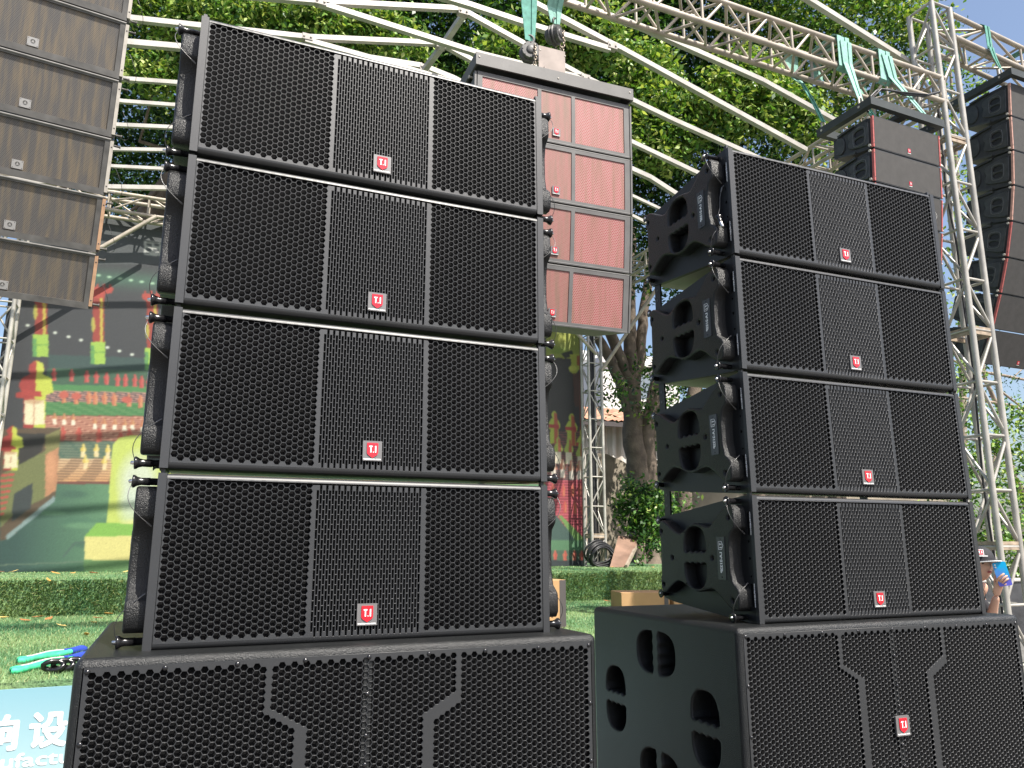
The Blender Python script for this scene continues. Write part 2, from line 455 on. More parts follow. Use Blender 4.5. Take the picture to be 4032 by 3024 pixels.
_txt = {}
def text_mesh(s, size, bold=0.0, spacing=1.0):
    """flat letters as (verts, faces), centred on the origin; height = size"""
    key = (s, size, bold, spacing)
    if key in _txt: return _txt[key]
    cu = bpy.data.curves.new('lettering', 'FONT'); cu.body = s; cu.size = size; cu.align_x = 'CENTER'; cu.align_y = 'CENTER'
    cu.offset = bold; cu.space_character = spacing; cu.resolution_u = 3
    ob = bpy.data.objects.new('lettering', cu); COL.objects.link(ob)
    dg = bpy.context.evaluated_depsgraph_get(); me = ob.evaluated_get(dg).to_mesh()
    vs = [tuple(v.co) for v in me.vertices]; fs = [tuple(p.vertices) for p in me.polygons]
    # keep every face turned to +z
    out = []
    for f in fs:
        a, b, c = (Vector(vs[f[0]]), Vector(vs[f[1]]), Vector(vs[f[2]]))
        out.append(f if (b-a).cross(c-a).z >= 0 else f[::-1])
    ob.evaluated_get(dg).to_mesh_clear(); bpy.data.objects.remove(ob); bpy.data.curves.remove(cu)
    _txt[key] = (vs, out); return _txt[key]

def put_text(mb, s, size, T, mi=0, bold=0.0, spacing=1.0):
    vs, fs = text_mesh(s, size, bold, spacing)
    mb.add([T(v[0], v[1]) for v in vs], fs, mi)
def fit_text(mb, s, w, h, T, mi=0, bold=0.0, spacing=1.0):
    """letters stretched to exactly w x h, centred"""
    vs, fs = text_mesh(s, h, bold, spacing)
    xs = [v[0] for v in vs]; ys = [v[1] for v in vs]
    if not xs: return
    cx, cy = (min(xs)+max(xs))/2, (min(ys)+max(ys))/2; kx = w/(max(xs)-min(xs)); ky = h/(max(ys)-min(ys))
    mb.add([T((v[0]-cx)*kx, (v[1]-cy)*ky) for v in vs], fs, mi)

def numpy_mesh(name, verts, nper, mat_, tint=None, parent=None, smooth=False):
    """verts (N,nper,3): N polygons of nper corners"""
    n = len(verts); me = bpy.data.meshes.new(name)
    me.vertices.add(n*nper); me.vertices.foreach_set('co', verts.astype(np.float32).ravel())
    me.loops.add(n*nper); me.loops.foreach_set('vertex_index', np.arange(n*nper, dtype=np.int32))
    me.polygons.add(n); me.polygons.foreach_set('loop_start', np.arange(0, n*nper, nper, dtype=np.int32))
    me.update(calc_edges=True)
    if tint is not None:
        a = me.color_attributes.new('tint', 'FLOAT_COLOR', 'POINT')
        c = np.ones((n*nper, 4), np.float32); c[:, :3] = np.repeat(tint, nper, 0); a.data.foreach_set('color', c.ravel())
    me.materials.append(mat_)
    o = bpy.data.objects.new(name, me); COL.objects.link(o)
    if parent: o.parent = parent
    return o

# ------------------------------------------------------------------ the ground and the stage
GZ = 0.113
mb = MB(); mb.add([(-300,-300,GZ),(300,-300,GZ),(300,300,GZ),(-300,300,GZ)], [(0,1,2,3)])
tag(mb.build('ground', M['asphalt']), kind='structure')

LZ, UZ = 0.92, 1.28
LY0, LY1 = 4.85, 9.08
mb = MB(); mb.box(-7, 5.35, LY0, LY1, GZ-0.05, LZ)
tag(mb.build('lower_stage_floor', M['turf']), 'lower stage deck covered in green artificial turf, behind the speaker stacks', 'stage', kind='structure')
mb = MB(); mb.box(-7, 9.6, LY1+0.002, 19, GZ-0.05, UZ)
tag(mb.build('upper_stage_floor', M['turf']), 'raised upper stage step covered in green artificial turf', 'stage', kind='structure')

def blades(name, pts, nrm, length, width, tint_fn, label):
    """one leaf-thin triangle blade per point"""
    n = len(pts); d = nrm + RNG.normal(0, 0.55, (n, 3)); d /= np.linalg.norm(d, axis=1)[:, None]
    L = length*RNG.uniform(0.6, 1.2, n)[:, None]
    t = np.cross(d, RNG.normal(0, 1, (n, 3))); t /= np.linalg.norm(t, axis=1)[:, None]
    v = np.stack([pts - t*width/2, pts + t*width/2, pts + d*L], 1)
    o = numpy_mesh(name, v, 3, M['blade'], tint_fn(pts))
    tag(o, label, 'grass', kind='stuff')

def turf_tint(p):
    n = len(p)
    k = (np.sin(p[:, 0]*2.3+1.3*np.sin(p[:, 1]*1.7))*0.5+np.sin(p[:, 1]*3.1+p[:, 0])*0.5)*0.5+0.5
    a = np.array([0.065, 0.165, 0.075]); b = np.array([0.19, 0.27, 0.115]); c = np.array([0.27, 0.29, 0.14])
    r = RNG.random(n)[:, None]
    col = a*(1-k[:, None])+b*k[:, None]
    col = np.where(r > 0.86, c, col)
    return col*RNG.uniform(0.8, 1.7, n)[:, None]

def pts_floor(x0, x1, y0, y1, z, dens):
    n = int((x1-x0)*(y1-y0)*dens)
    return np.stack([RNG.uniform(x0, x1, n), RNG.uniform(y0, y1, n), np.full(n, z)], 1)
pf = np.concatenate([pts_floor(-1.9, 0.4, LY0-0.01, LY1, LZ, 5200), pts_floor(2.3, 5.3, 5.2, LY1, LZ, 2600)])
blades('turf_pile', pf, np.array([0, 0, 1.0]), 0.026, 0.006, turf_tint, 'green turf pile on the lower stage floor')
n = int(11.5*0.36*9000); pr_ = np.stack([RNG.uniform(-2.5, 9.4, n), np.full(n, LY1), RNG.uniform(LZ, UZ, n)], 1)
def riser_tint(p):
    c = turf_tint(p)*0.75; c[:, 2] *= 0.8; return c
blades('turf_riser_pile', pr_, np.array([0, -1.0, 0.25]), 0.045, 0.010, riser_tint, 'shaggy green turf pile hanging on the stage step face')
pu_ = np.concatenate([pts_floor(-2.5, 9.4, LY1, LY1+0.5, UZ, 2500), pts_floor(-2.5, 9.4, LY1+.5, 11.8, UZ, 700)])
blades('upper_turf_pile', pu_, np.array([0, 0, 1.0]), 0.022, 0.007, turf_tint, 'green turf pile on top of the raised stage step')

# fallen leaves on the turf
lf = []
for (px, py, z) in [(190,2291,UZ),(30,2251,UZ),(65,2253,UZ),(220,2262,UZ),(370,2262,UZ),(495,2256,UZ),(285,2262,UZ),
                    (190,2443,LZ),(240,2470,LZ),(370,2458,LZ),(385,2440,LZ),(250,2473,LZ),(340,2507,LZ),(100,2449,LZ),(70,2432,LZ),(345,2424,LZ),(150,2436,LZ),
                    (10,2437,LZ),(430,2424,LZ),(2395,2372,LZ),(2440,2372,LZ),(2410,2237,UZ),(2570,2238,UZ)]:
    p = onz(px, py, z); lf.append((p[0], min(p[1], 11.7), z+0.012))
for i, p in enumerate(lf):
    a = random.uniform(0, 6.28); L = random.uniform(0.04, 0.065); w = L*0.42; mb = MB()
    pts = [(-L,0,0.004),(-L*.3,w,0.01),(L*.5,w*.8,0.012),(L*1.1,0,0.02),(L*.5,-w*.8,0.008),(-L*.3,-w,0.004)]
    mb.add(pts+[(x, y, z-0.002) for x, y, z in pts], [(0,5,4,3,2,1), (6,7,8,9,10,11)]+[(k, (k+1) % 6, 6+(k+1) % 6, 6+k) for k in range(6)])
    o = mb.build('fallen_leaf', M.setdefault('dryleaf%d' % (i % 3), mat('dry_leaf_%s' % 'abc'[i % 3], [(0.50,0.26,0.06),(0.36,0.14,0.05),(0.60,0.45,0.15)][i % 3], 0.6)))
    o.location = p; o.rotation_euler = (random.uniform(-.2,.2), random.uniform(-.2,.2), a)
    place = ('on the raised step' if p[2] > 1.2 else 'on the lower turf')+(' left of the speakers' if p[0] < 1 else ' between the stacks')
    tag(o, '%s fallen leaf lying %s' % (('small orange', 'small brown', 'small pale yellow')[i % 3], place), 'leaf', 'fallen leaves on the turf')

# blue banner on the front of the lower stage
root = empty('stage_banner', (-3.0, LY0-0.02, GZ))
mb = MB(); mb.box(0, 5.2, -0.006, 0.008, 0.0, LZ-GZ-0.03)
mb.build('banner_sheet', M['bannerblue'], root)
tb = MB()
xs0 = -3.0
def bt(px, py):
    p = ony(px, py, LY0-0.03); return p[0]-xs0, p[2]-GZ
u0, v0 = bt(0, 2800); u1, v1 = bt(258, 2950)
ca, cb = bt(182, 2873), bt(0, 2873)
hh = abs(bt(200, 2800)[1]-bt(200, 2942)[1]); ww = abs(bt(110, 2870)[0]-bt(262, 2870)[0])
T = lambda cx, cz: (lambda a, b: (cx+a, -0.0075, cz+b))
cx_sh = bt(190, 2873)[0]
for ch, kx in (('设', 0), ('响', -1.25), ('音', -2.5), ('备', 1.25)):
    for i_, (ox, oz) in enumerate(((0,0),(.006,0),(-.006,0),(0,.006),(0,-.006),(.0045,.0045),(-.0045,.0045),(.0045,-.0045),(-.0045,-.0045))):
        fit_text(tb, ch, ww*.93, hh*.93, lambda a, b, ox=ox, oz=oz, kx=kx, i_=i_: (cx_sh+kx*ww+ox+a, -0.0075-i_*.0002, ca[1]+oz+b))
hl = abs(bt(100, 2965)[1]-bt(100, 3018)[1])
for i_, (ox, oz) in enumerate(((0,0),(.002,0),(-.002,0),(0,.002),(0,-.002))):
    fit_text(tb, 'Manufacturer', ww*4.05, hl, lambda a, b, ox=ox, oz=oz, i_=i_: (bt(140, 2990)[0]-ww*0.12+ox+a, -0.0075-i_*.0002, bt(100, 2992)[1]+oz+b))
tb.build('lettering', M['white'], root)
tag(root, 'pale blue banner with white Chinese and English lettering along the stage front', 'banner')

# ------------------------------------------------------------------ hole patterns
def hexpoly(cx, cz, R):
    return [(cx+R*math.cos(math.pi/3*k), cz+R*math.sin(math.pi/3*k)) for k in range(6)]
def hexfield(x0, dx, ncol, z0, dz, nrow, R, skip=None, first_low=True):
    out = []
    for c in range(ncol):
        odd = (c % 2 == 1) if first_low else (c % 2 == 0)
        zs = [z0-dz/2+k*dz for k in range(nrow+1)] if odd else [z0+k*dz for k in range(nrow)]
        for z in zs:
            if skip and skip(x0+c*dx, z): continue
            out.append(hexpoly(x0+c*dx, z, R))
    return out
def dhole(cx, cz, w, h, sgn, rot=False, teeth=4, gap=0.017):
    """hand grip opening: scalloped straight edge near the centre, domed far edge. sgn=+1 above, -1 below"""
    p = []
    n = teeth*6
    for k in range(n+1):
        t = k/n; x = -w/2+w*t
        z = gap - 0.0065*abs(math.sin(math.pi*teeth*t)) + 0.0065
        p.append((x, z))
    for k in range(1, 18):
        a = math.pi*k/18; x = w/2*math.cos(a)
        p.append((math.copysign(abs(math.cos(a))**0.75, math.cos(a))*w/2, gap+0.01+(h-0.01)*math.sin(a)**0.8))
    p = [(x, z*sgn) for x, z in p]
    if rot: p = [(z, x) for x, z in p]
    return ccw([(cx+x, cz+z) for x, z in p])

def glyph_ti(mb, T, w, h, mi):
    """the letters T.I drawn as bars, centred, through T(a, c)"""
    def bar(x0, x1, z0, z1): mb.add([T(x0*w, z0*h), T(x1*w, z0*h), T(x1*w, z1*h), T(x0*w, z1*h)], [(0,1,2,3)], mi)
    bar(-.5, -.02, .32, .5); bar(-.345, -.175, -.5, .322)
    bar(.03, .16, -.5, -.36); bar(.32, .5, -.5, .5)
# badge shared meshes -----------------------------------------------------------
def make_badge(w=0.050, h=0.052, parent=None, loc=(0, 0, 0)):
    """plate with the red T.I shield; front faces -y; origin at plate centre"""
    mb = MB(); f = lambda u, v, d: (u, d, v)
    c_ = .0012
    mb.prism(ccw([(-w/2+c_,-h/2),(w/2-c_,-h/2),(w/2,-h/2+c_),(w/2,h/2-c_),(w/2-c_,h/2),(-w/2+c_,h/2),(-w/2,h/2-c_),(-w/2,-h/2+c_)]), f, -0.004, 0.001)
    b = mb.build('badge', M['badge'], parent, loc)
    e = MB(); k = w/0.050
    sh = [(-.0145*k,.0205*k),(-.0145*k,-.006*k),(-.012*k,-.0105*k),(0,-.0185*k),(.012*k,-.0105*k),(.0145*k,-.006*k),(.0145*k,.0205*k)]
    e.prism(ccw(sh), f, -0.0062, -0.0038, 0)
    T = lambda a, c: (a, -0.0072, c+0.004*k)
    glyph_ti(e, T, .0185*k, .0175*k, 1)
    fit_text(e, 'PROFESSIONAL AUDIO', .045*k, .0036*k, lambda a, c: (a, -0.0046, c-.0218*k), 1, bold=0.0002)
    e.build('emblem', [M['red'], M['white']], b)
    return b

# ------------------------------------------------------------------ the line array cabinet (front left bottom corner at the origin, front faces -y)
BW, BH = 1.0, 0.395
def make_array_box():
    root = empty('line_array_speaker')
    # cabinet: tapered body between the two rigging plates
    prof = [(0.012,0.006),(0.05,-0.001+0.006),(0.44,0.040),(0.515,0.052),(0.515,0.343),(0.44,0.352),(0.05,0.389),(0.012,0.389)]
    mb = MB(); mb.prism(ccw(prof), lambda u, v, d: (d, u, v), 0.986, 0.014)
    mb.build('cabinet', M['polyurea'], root)
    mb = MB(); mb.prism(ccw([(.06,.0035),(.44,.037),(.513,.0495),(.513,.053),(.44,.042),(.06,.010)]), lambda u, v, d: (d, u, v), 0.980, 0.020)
    mb.build('painted_reflection_panel', M['underside'], root)  # added thin sheet that carries the painted underside reflection
    # grille
    g = MB()
    holes = hexfield(0.0285+.0009, 0.0137, 24, 0.0333, 0.01598, 22, 0.00815)
    holes += hexfield(0.6545-.0012, 0.0137, 24, 0.0333, 0.01598, 22, 0.00815, first_low=False)
    for c in range(36):
        x = 0.3657+c*0.00755
        z0, nn = (0.0262, 14) if c % 2 == 0 else (0.0145, 15)
        for k in range(nn):
            z = z0+k*0.0243
            holes.append([(x-.0027,z),(x+.0027,z),(x+.0027,z+.0222),(x-.0027,z+.0222)])
    x0, x1, za, zb = 0.0192, 0.9805, 0.013, 0.382
    plate(g, [(x0,za),(x1,za),(x1,zb),(x0,zb)], holes, lambda u, v, d: (u, d, v), -0.004, -0.0010, rnd=0.0005, seg=1)
    for sg, zc in ((1, zb), (-1, za)):
        vs = []; R = 0.0125
        for k in range(6):
            a = math.pi/2*k/5; y = -0.004+R*(1-math.cos(a)); z = zc+sg*R*math.sin(a); vs += [(x0,y,z),(x1,y,z)]
        vs += [(x0, 0.05, zc+sg*R), (x1, 0.05, zc+sg*R)]
        g.add(vs, [((2*k,2*k+1,2*k+3,2*k+2) if sg > 0 else (2*k,2*k+2,2*k+3,2*k+1)) for k in range(6)], 0, True)
        for xe in (x0, x1):
            g.add([(xe, v[1], v[2]) for v in vs[::2]]+[(xe, 0.05, zc)], [tuple(range(8))], 0)
    g.build('grille', M['powder'], root)
    fo = MB(); fo.box(x0+.002, x1-.002, 0.004, 0.0115, za, zb); fo.build('foam', M['foam'], root)
    # rigging plates with two slots each, front flange slightly rounded
    sp = smooth_poly([(-0.004,0.004),(0.0,0.0),(0.055,-0.0005),(0.435,0.036),(0.515,0.048),(0.532,0.062),(0.53,0.335),(0.52,0.348),(0.44,0.351),(0.06,0.3955),(0.0,0.3955),(-0.004,0.390)], 1)
    def slot(y, z0, z1, w=0.010):
        return [(y-w/2,z0),(y+w/2,z0),(y+w/2,z1),(y-w/2,z1)]
    def circ(y, z, r, n=10): return [(y+r*math.cos(2*math.pi*k/n), z+r*math.sin(2*math.pi*k/n)) for k in range(n)]
    sh = [slot(0.0235, .272, .342), slot(0.0235, .050, .120), circ(0.024, .198, .0055), circ(.024,.250,.004), circ(.022,.142,.004)]
    for side in (0, 1):
        mb = MB()
        X = (lambda d: d) if side == 0 else (lambda d: BW-d)
        f = (lambda u, v, d: (X(d), u, v))
        a, bb = 0.0, 0.0170
        plate(mb, sp, sh, f, a, bb, rnd=0.0)
        nv = len(mb.v)
        # backing behind the slots
        mb.box(*sorted((X(0.0105), X(0.012))), 0.012, 0.034, 0.04, 0.35, 1)
        if side == 0:
            mb.f = [q[::-1] for q in mb.f]
        fr = mb.build('side_frame', [M['side'], M['inner']], root)
        # pale powder front flange
        fl = MB(); fl.prism(ccw(smooth_poly([(X(0.0002)-.0, 0.0), (X(0.0185), 0.0), (X(0.0185), 0.395), (X(0.0002), 0.395)], 0)), lambda u, v, d: (u, d, v), -0.0052, -0.0038)
        fl.box(*sorted((X(-0.0006), X(0.0004))), -0.0052, 0.010, 0.0, 0.395)
        fl.build('front_flange', M['powder'], root)
        # PUSH markings
        tx = MB(); sx = -0.0012 if side == 0 else BW+0.0012
        for zc in (.307, .085):
            if side == 0: T = lambda a, c, zc=zc: (sx, 0.0095+c, zc-a)
            else: T = lambda a, c, zc=zc: (sx, 0.0095-c, zc-a)
            fit_text(tx, '<<<<PUSH>>>>', 0.074, 0.0062, T, 0, bold=0.0004)
        tx.build('push_marking', M['white'], root)
        # moulded cover with two hand grips
        o_ = [(0.468,0.327),(0.441,0.330),(0.388,0.298),(0.344,0.278),(0.320,0.288),(0.265,0.316),(0.217,0.310),(0.171,0.298),(0.155,0.307),(0.085,0.363),(0.036,0.369),(0.033,0.302),(0.036,0.292),(0.066,0.268),(0.066,0.130),(0.032,0.104),(0.028,0.092),(0.029,0.036),(0.072,0.036),(0.146,0.092),(0.176,0.098),(0.235,0.084),(0.271,0.087),(0.330,0.110),(0.356,0.117),(0.389,0.106),(0.442,0.069),(0.468,0.074),(0.472,0.127),(0.461,0.140),(0.459,0.255),(0.474,0.275)]
        o_ = smooth_poly(ccw(o_), 1)
        hs = [dhole(0.253, 0.1985, 0.122, 0.086, 1, gap=0.0175), dhole(0.253, 0.1985, 0.122, 0.086, -1, gap=0.0175)]
        for (y, z) in ((.455,.291),(.39,.197),(.452,.101),(.157,.198),(.062,.328),(.062,.067)): hs.append(circ(y, z, .0068))
        cv = MB(); Y0 = -0.046
        plate(cv, o_, hs, f, Y0, 0.001, rnd=0.0065, seg=3, hole_depth=-0.002)
        # smaller rounding for the little screw holes is kept by their own depth
        if side == 0: cv.f = [q[::-1] for q in cv.f]
        c = cv.build('side_cover', M['cover'], root)
        # inside of the hand grips
        ih = MB(); ih.box(*sorted((X(-0.0015), X(-0.0008))), 0.18, 0.33, 0.095, 0.30, 0)
        ih.build('grip_recess', M['inner'], c)
        sc_ = MB()
        for (y, z) in ((.455,.291),(.39,.197),(.452,.101),(.157,.198),(.062,.328),(.062,.067)):
            sc_.lathe((X(-0.036), y, z), (1, 0, 0) if side == 0 else (-1, 0, 0), [(-0.0028,.002),(-0.0018,.0055),(0,.006),(0.004,.006)], 10)
        sc_.build('cover_screw', M['screw'], c)
        # name plate
        npb = MB(); xp = (Y0-0.0018)
        f2 = lambda u, v, d: (X(d), u, v)
        pl = smooth_poly([(.087,.130),(.127,.130),(.127,.266),(.087,.266)], 1)
        pl = [(.087,.132),(.089,.130),(.125,.130),(.127,.132),(.127,.264),(.125,.266),(.089,.266),(.087,.264)]
        npb.prism(ccw(pl), f2, xp, Y0+0.0005)
        if side == 0: npb.f = [q[::-1] for q in npb.f]
        sxp = X(xp-0.0006)
        if side == 0: T = lambda a, c, zc: (sxp, .107+c, zc-a)
        else: T = lambda a, c, zc: (sxp, .107-c, zc-a)
        fit_text(npb, 'LA-2122P', 0.066, 0.0125, lambda a, c: T(a, c, .184), 1, bold=0.0006)
        glyph_ti(npb, lambda a, c: T(a, c-.001, .238), 0.016, 0.0125, 1)
        # shield outline round T.I (text runs downward)
        sgn = 1 if side == 0 else -1
        S = [(-.0125,-.0105),(-.0125,.006),(0,.0135),(.0125,.006),(.0125,-.0105)]
        S = [(a, -c) for a, c in S]
        for i in range(5):
            p, q = S[i], S[(i+1) % 5]
            npb.bar(T(p[0], p[1], .238), T(q[0], q[1], .238), 0.0014, 0.0006, 1, upv=(1,0,0))
        for z in (.258, .138):
            npb.lathe((X(xp), .107, z), (1,0,0) if side == 0 else (-1,0,0), [(-.0012,.0015),(-.0004,.0026),(0.001,.0026)], 8, 2)
        npb.build('name_plate', [M['plate'], M['white'], M['screw']], root)
        # locking pins with lanyards
        for (y, z) in ((.056,.379),(.055,.0165),(.500,.066),(.500,.331)):
            pin = MB(); ax = (-1, 0, 0) if side == 0 else (1, 0, 0); o0 = (X(0.004), y, z)
            r0 = 0.0095; kf = 1.0 if y < .1 else .55
            pin.lathe(o0, ax, [(0,.0085),(.022*kf,.0085),(.022*kf,r0),(.042*kf,.0088),(.050*kf,.011),(.056*kf,.0150),(.060*kf,.0155),(.061*kf,.011)], 14, 0)
            pin.lathe(o0, ax, [(.060*kf,.005),(.067*kf,.0045),(.069*kf,.002)], 8, 1)
            po = pin.build('locking_pin', [M['knob'], M['chrome']], root)
            if y < 0.1:
                ly = MB(); pts = []
                dz = -1 if z > .2 else 1
                zs, ze = z, z+dz*(.105)
                for k in range(13):
                    t = k/12; ang = math.pi*t
                    pts.append((X(-0.052+0.047*t**1.5-.022*math.sin(ang)), y-0.012*math.sin(ang)-(0.02*t), zs+(ze-zs)*t))
                ly.tube(pts, 0.0010, 5)
                ly.tube([pts[0], pts[1]], 0.0024, 6); ly.tube([pts[-2], pts[-1]], 0.0024, 6)
                ly.build('lanyard', M['cable'], po)
        # link bars to the cabinet above
        lk = MB(); lk.box(*sorted((X(0.004), X(0.013))), 0.010, 0.024, 0.385, 0.412)
        lk.build('front_link', M['powder'], root)
    make_badge(parent=root, loc=(0.4985, -0.0045, 0.0627))
    return root

box0 = make_array_box()
def rear_link(root, z1=0.47):
    for X in (lambda d: d, lambda d: BW-d):
        lk = MB(); lk.box(*sorted((X(0.006), X(0.013))), 0.468, 0.505, 0.325, z1)
        for z in (0.385, 0.425): lk.lathe((X(0.0055), 0.487, z), (1, 0, 0), [(-.0015,.004),(0,.005),(.0005,.005)], 8, 1)
        lk.build('rear_link', [M['side'], M['cable']], root)

def place_stack(x, y, z, yaw, tilts, labels, group, first=False):
    """tilts from the bottom box up; each box stands on the one below"""
    b = np.array([x, y, z]); ey = np.array([-math.sin(yaw), math.cos(yaw), 0]); objs = []
    for i, t in enumerate(tilts):
        o = box0 if (first and i == 0) else copy_tree(box0)
        o.location = b; o.rotation_euler = (t, 0, yaw)
        tag(o, labels[i], 'line array speaker', group); objs.append(o)
        b = b + (np.array([0, 0, 1.0])*math.cos(t) - ey*math.sin(t))*(BH+0.0115)
    return objs
RD = math.radians
# the copies are made before links are added, links differ per place
L4 = ['black line array speaker at the bottom of the left foreground stack, resting on the subwoofer',
      'black line array speaker second from the bottom of the left foreground stack',
      'black line array speaker second from the top of the left foreground stack',
      'black line array speaker at the top of the left foreground stack, against the tree']
R4 = ['black line array speaker at the bottom of the right foreground stack',
      'black line array speaker second from the bottom of the right stack',
      'black line array speaker second from the top of the right stack',
      'black line array speaker topping the right stack, a loose pin hanging on its side']
LB = place_stack(-0.0492, 1.9694, 1.3739, RD(0.01), [RD(-1.13), RD(-1.575), RD(-0.02), RD(-0.84)], L4, 'line array speakers stacked in the foreground', True)
RB = place_stack(1.6796, 1.9859, 1.3663, RD(-0.916), [RD(0.02), RD(-0.945), RD(-0.08), RD(-0.275)], R4, 'line array speakers stacked in the foreground')
for o in LB[:3]+RB[:3]: rear_link(o)
# lifting eye on the top right box
mb = MB()
le = smooth_poly([(-.022,0),(-.022,.045),(-.010,.064),(.010,.064),(.022,.045),(.022,0)], 1)
plate(mb, le, [[(0+.008*math.cos(a*math.pi/5), .042+.008*math.sin(a*math.pi/5)) for a in range(10)]], lambda u, v, d: (u, d, v), 0, 0.008)
mb.build('lifting_eye', M['side'], RB[3], (0.953, 0.10, 0.384))
# loose pin hanging on the top box of the right stack
mb = MB(); mb.lathe((-0.03, 0.034, 0.142), (-0.1, -0.45, -0.8), [(0,.012),(.004,.0135),(.010,.008),(.030,.0075)], 12, 0)
mb.lathe((-0.03-.003, 0.034-.0135, 0.142-.024), (-0.1, -0.45, -0.8), [(0,.0062),(.028,.006),(.030,.004)], 10, 1)
pn = mb.build('hanging_pin', [M['knob'], M['chrome']], RB[3])
mb = MB(); mb.tube([(-0.004,.026,.262),(-.010,.03,.255),(-.016,.036,.22),(-.018,.038,.18),(-.028,.036,.150)], .0012, 5); mb.tube([(-.010,.03,.255),(-.013,.033,.238)], .0028, 6)
mb.build('lanyard', M['cable'], pn)

# ------------------------------------------------------------------ subwoofers
SW, SD, SH_ = 1.2147, 0.905, 0.631
def make_sub():
    """origin: front left bottom corner"""
    root = empty('subwoofer'); H = SH_; r = 0.0175
    mb = MB()
    rounded_box(mb, 0, SW, 0, SD, 0, H, r, 4, skip=('-x', '-y', '+x'))
    hz = H-0.3155
    hs = []
    for (cy, cz, rot) in ((.735, hz, False), (.184, hz, False), (.4535, H-.122, True), (.4535, H-.509, True)):
        for s in (1, -1): hs.append(dhole(cy, cz, .140, .094 if not rot else .100, s, rot, gap=0.0175))
    for X, fl in ((lambda d: d, True), (lambda d: SW-d, False)):
        n0 = len(mb.f)
        plate(mb, [(r,r),(SD-r,r),(SD-r,H-r),(r,H-r)], [], lambda u, v, d: (X(d), u, v), 0, 0.0001) if False else None
        t_out = ccw([(r,r),(SD-r,r),(SD-r,H-r),(r,H-r)]); ho = [offset(h, -0.007) for h in hs]
        tt = tess(t_out, ho); vs = [(X(0), u, v) for p in [t_out]+ho for u, v in p]
        mb.add(vs, tt if not fl else [q[::-1] for q in tt], 0)
        for h in hs:
            n = len(h); rings = []
            for k in range(5):
                a = math.pi/2*k/4; rings.append([(X(.007*(1-math.cos(a))), u, v) for u, v in offset(h, -.007*(1-math.sin(a)))])
            rings.append([(X(.075), u, v) for u, v in h])
            av = [q for g in rings for q in g]; fs = []
            for i in range(len(rings)-1):
                for k in range(n):
                    q = (i*n+k, (i+1)*n+k, (i+1)*n+(k+1) % n, i*n+(k+1) % n); fs.append(q if fl else q[::-1])
            mb.add(av, fs, 0, True)
            c = [(X(.075), u, v) for u, v in h]; tt2 = tess(h); mb.add(c, tt2 if not fl else [q[::-1] for q in tt2], 1)
    # front rim round the recessed grille
    gx0, gx1, gz0, gz1 = .0187, SW-.0187, .0165, H-.0165
    fo_ = ccw([(r,r),(SW-r,r),(SW-r,H-r),(r,H-r)])
    inn = [(gx0,gz0),(gx1,gz0),(gx1,gz1),(gx0,gz1)]
    tt = tess(fo_, [inn]); mb.add([(u, 0, v) for u, v in fo_+inn], tt, 0)
    mb.add([(u, 0, v) for u, v in inn]+[(u, .012, v) for u, v in inn], [(i, (i+1) % 4, 4+(i+1) % 4, 4+i) for i in range(4)], 0)
    mb.add([(gx0,.012,gz0),(gx1,.012,gz0),(gx1,.012,gz1),(gx0,.012,gz1)], [(0,1,2,3)], 1)
    mb.build('cabinet', [M['polyurea'], M['inner']], root)
    # grille with solid cranked bands
    pl = [(.3825,H),(.3825,H-.127),(.4615,H-.172),(.4615,H-.459),(.3825,H-.504),(.3825,0)]
    segs = []
    for mir in (0, 1):
        q = [(x if not mir else 2*.6068-x, z) for x, z in pl]; segs += list(zip(q[:-1], q[1:]))
    def skip(x, z):
        for (ax, az), (bx, bz) in segs:
            dx, dz = bx-ax, bz-az; t = max(0, min(1, ((x-ax)*dx+(z-az)*dz)/(dx*dx+dz*dz)))
            if math.hypot(x-ax-dx*t, z-az-dz*t) < .0100: return True
        return False
    g = MB(); e = .0012
    holes = hexfield(.0357, .013451, 86, H-.0418-35*.01555, .01555, 36, .0080, skip, first_low=False)
    plate(g, [(gx0+e,gz0+e),(gx1-e,gz0+e),(gx1-e,gz1-e),(gx0+e,gz1-e)], holes, lambda u, v, d: (u, d, v), -.0010, .0018, rnd=0.0005, seg=1)
    gr = g.build('grille', M['powder'], root)
    f = MB(); f.box(gx0+.003, gx1-.003, .0075, .011, gz0+.003, gz1-.003); f.build('foam', M['foam'], root)
    cb_ = MB(); cb_.box(.5975, .6165, .0025, .0065, gz0+.004, gz1-.004); cb_.build('centre_bar', M['polyurea'], root)
    # grille screws
    smb = MB(); smb.lathe((0, 0, 0), (0, -1, 0), [(-.001,.0058),(.0008,.0056),(.0026,.0040),(.0034,.0015)], 10)
    s0 = None
    spots = [(.0265+i*.1453, H-.0255-(.0002*i)) for i in range(9)]+[(.0265+i*.1453, .0255) for i in range(9)]
    spots += [(.0265, H-.1637), (.0265, H-.302), (.0265, H-.44), (SW-.0245, H-.1699), (SW-.0245, H-.308), (SW-.0245, H-.45)]
    spots += [(.6067, H-z) for z in (.1074, .1976, .2587, .373, .434, .524)]
    for (x, z) in spots:
        if s0 is None: s0 = smb.build('screw', M['screw'], gr, (x, -.001, z))
        else:
            s = s0.copy(); COL.objects.link(s); s.parent = gr; s.location = (x, -.001, z)
    make_badge(.056, .060, root, (.6068, -.0040, H-.3157))
    return root
subL = make_sub(); subL.location = (-.1709, 1.8707, 1.3748-SH_); subL.rotation_euler = (0, 0, RD(0.01))
tag(subL, 'wide black subwoofer with honeycomb grille under the left speaker stack', 'subwoofer', 'subwoofers under the stacks')
subR = copy_tree(subL); subR.location = (1.5433, 1.9191, 1.3654-SH_); subR.rotation_euler = (0, 0, RD(-0.916))
tag(subR, 'wide black subwoofer under the right speaker stack, four pairs of hand grips on its side', 'subwoofer', 'subwoofers under the stacks')
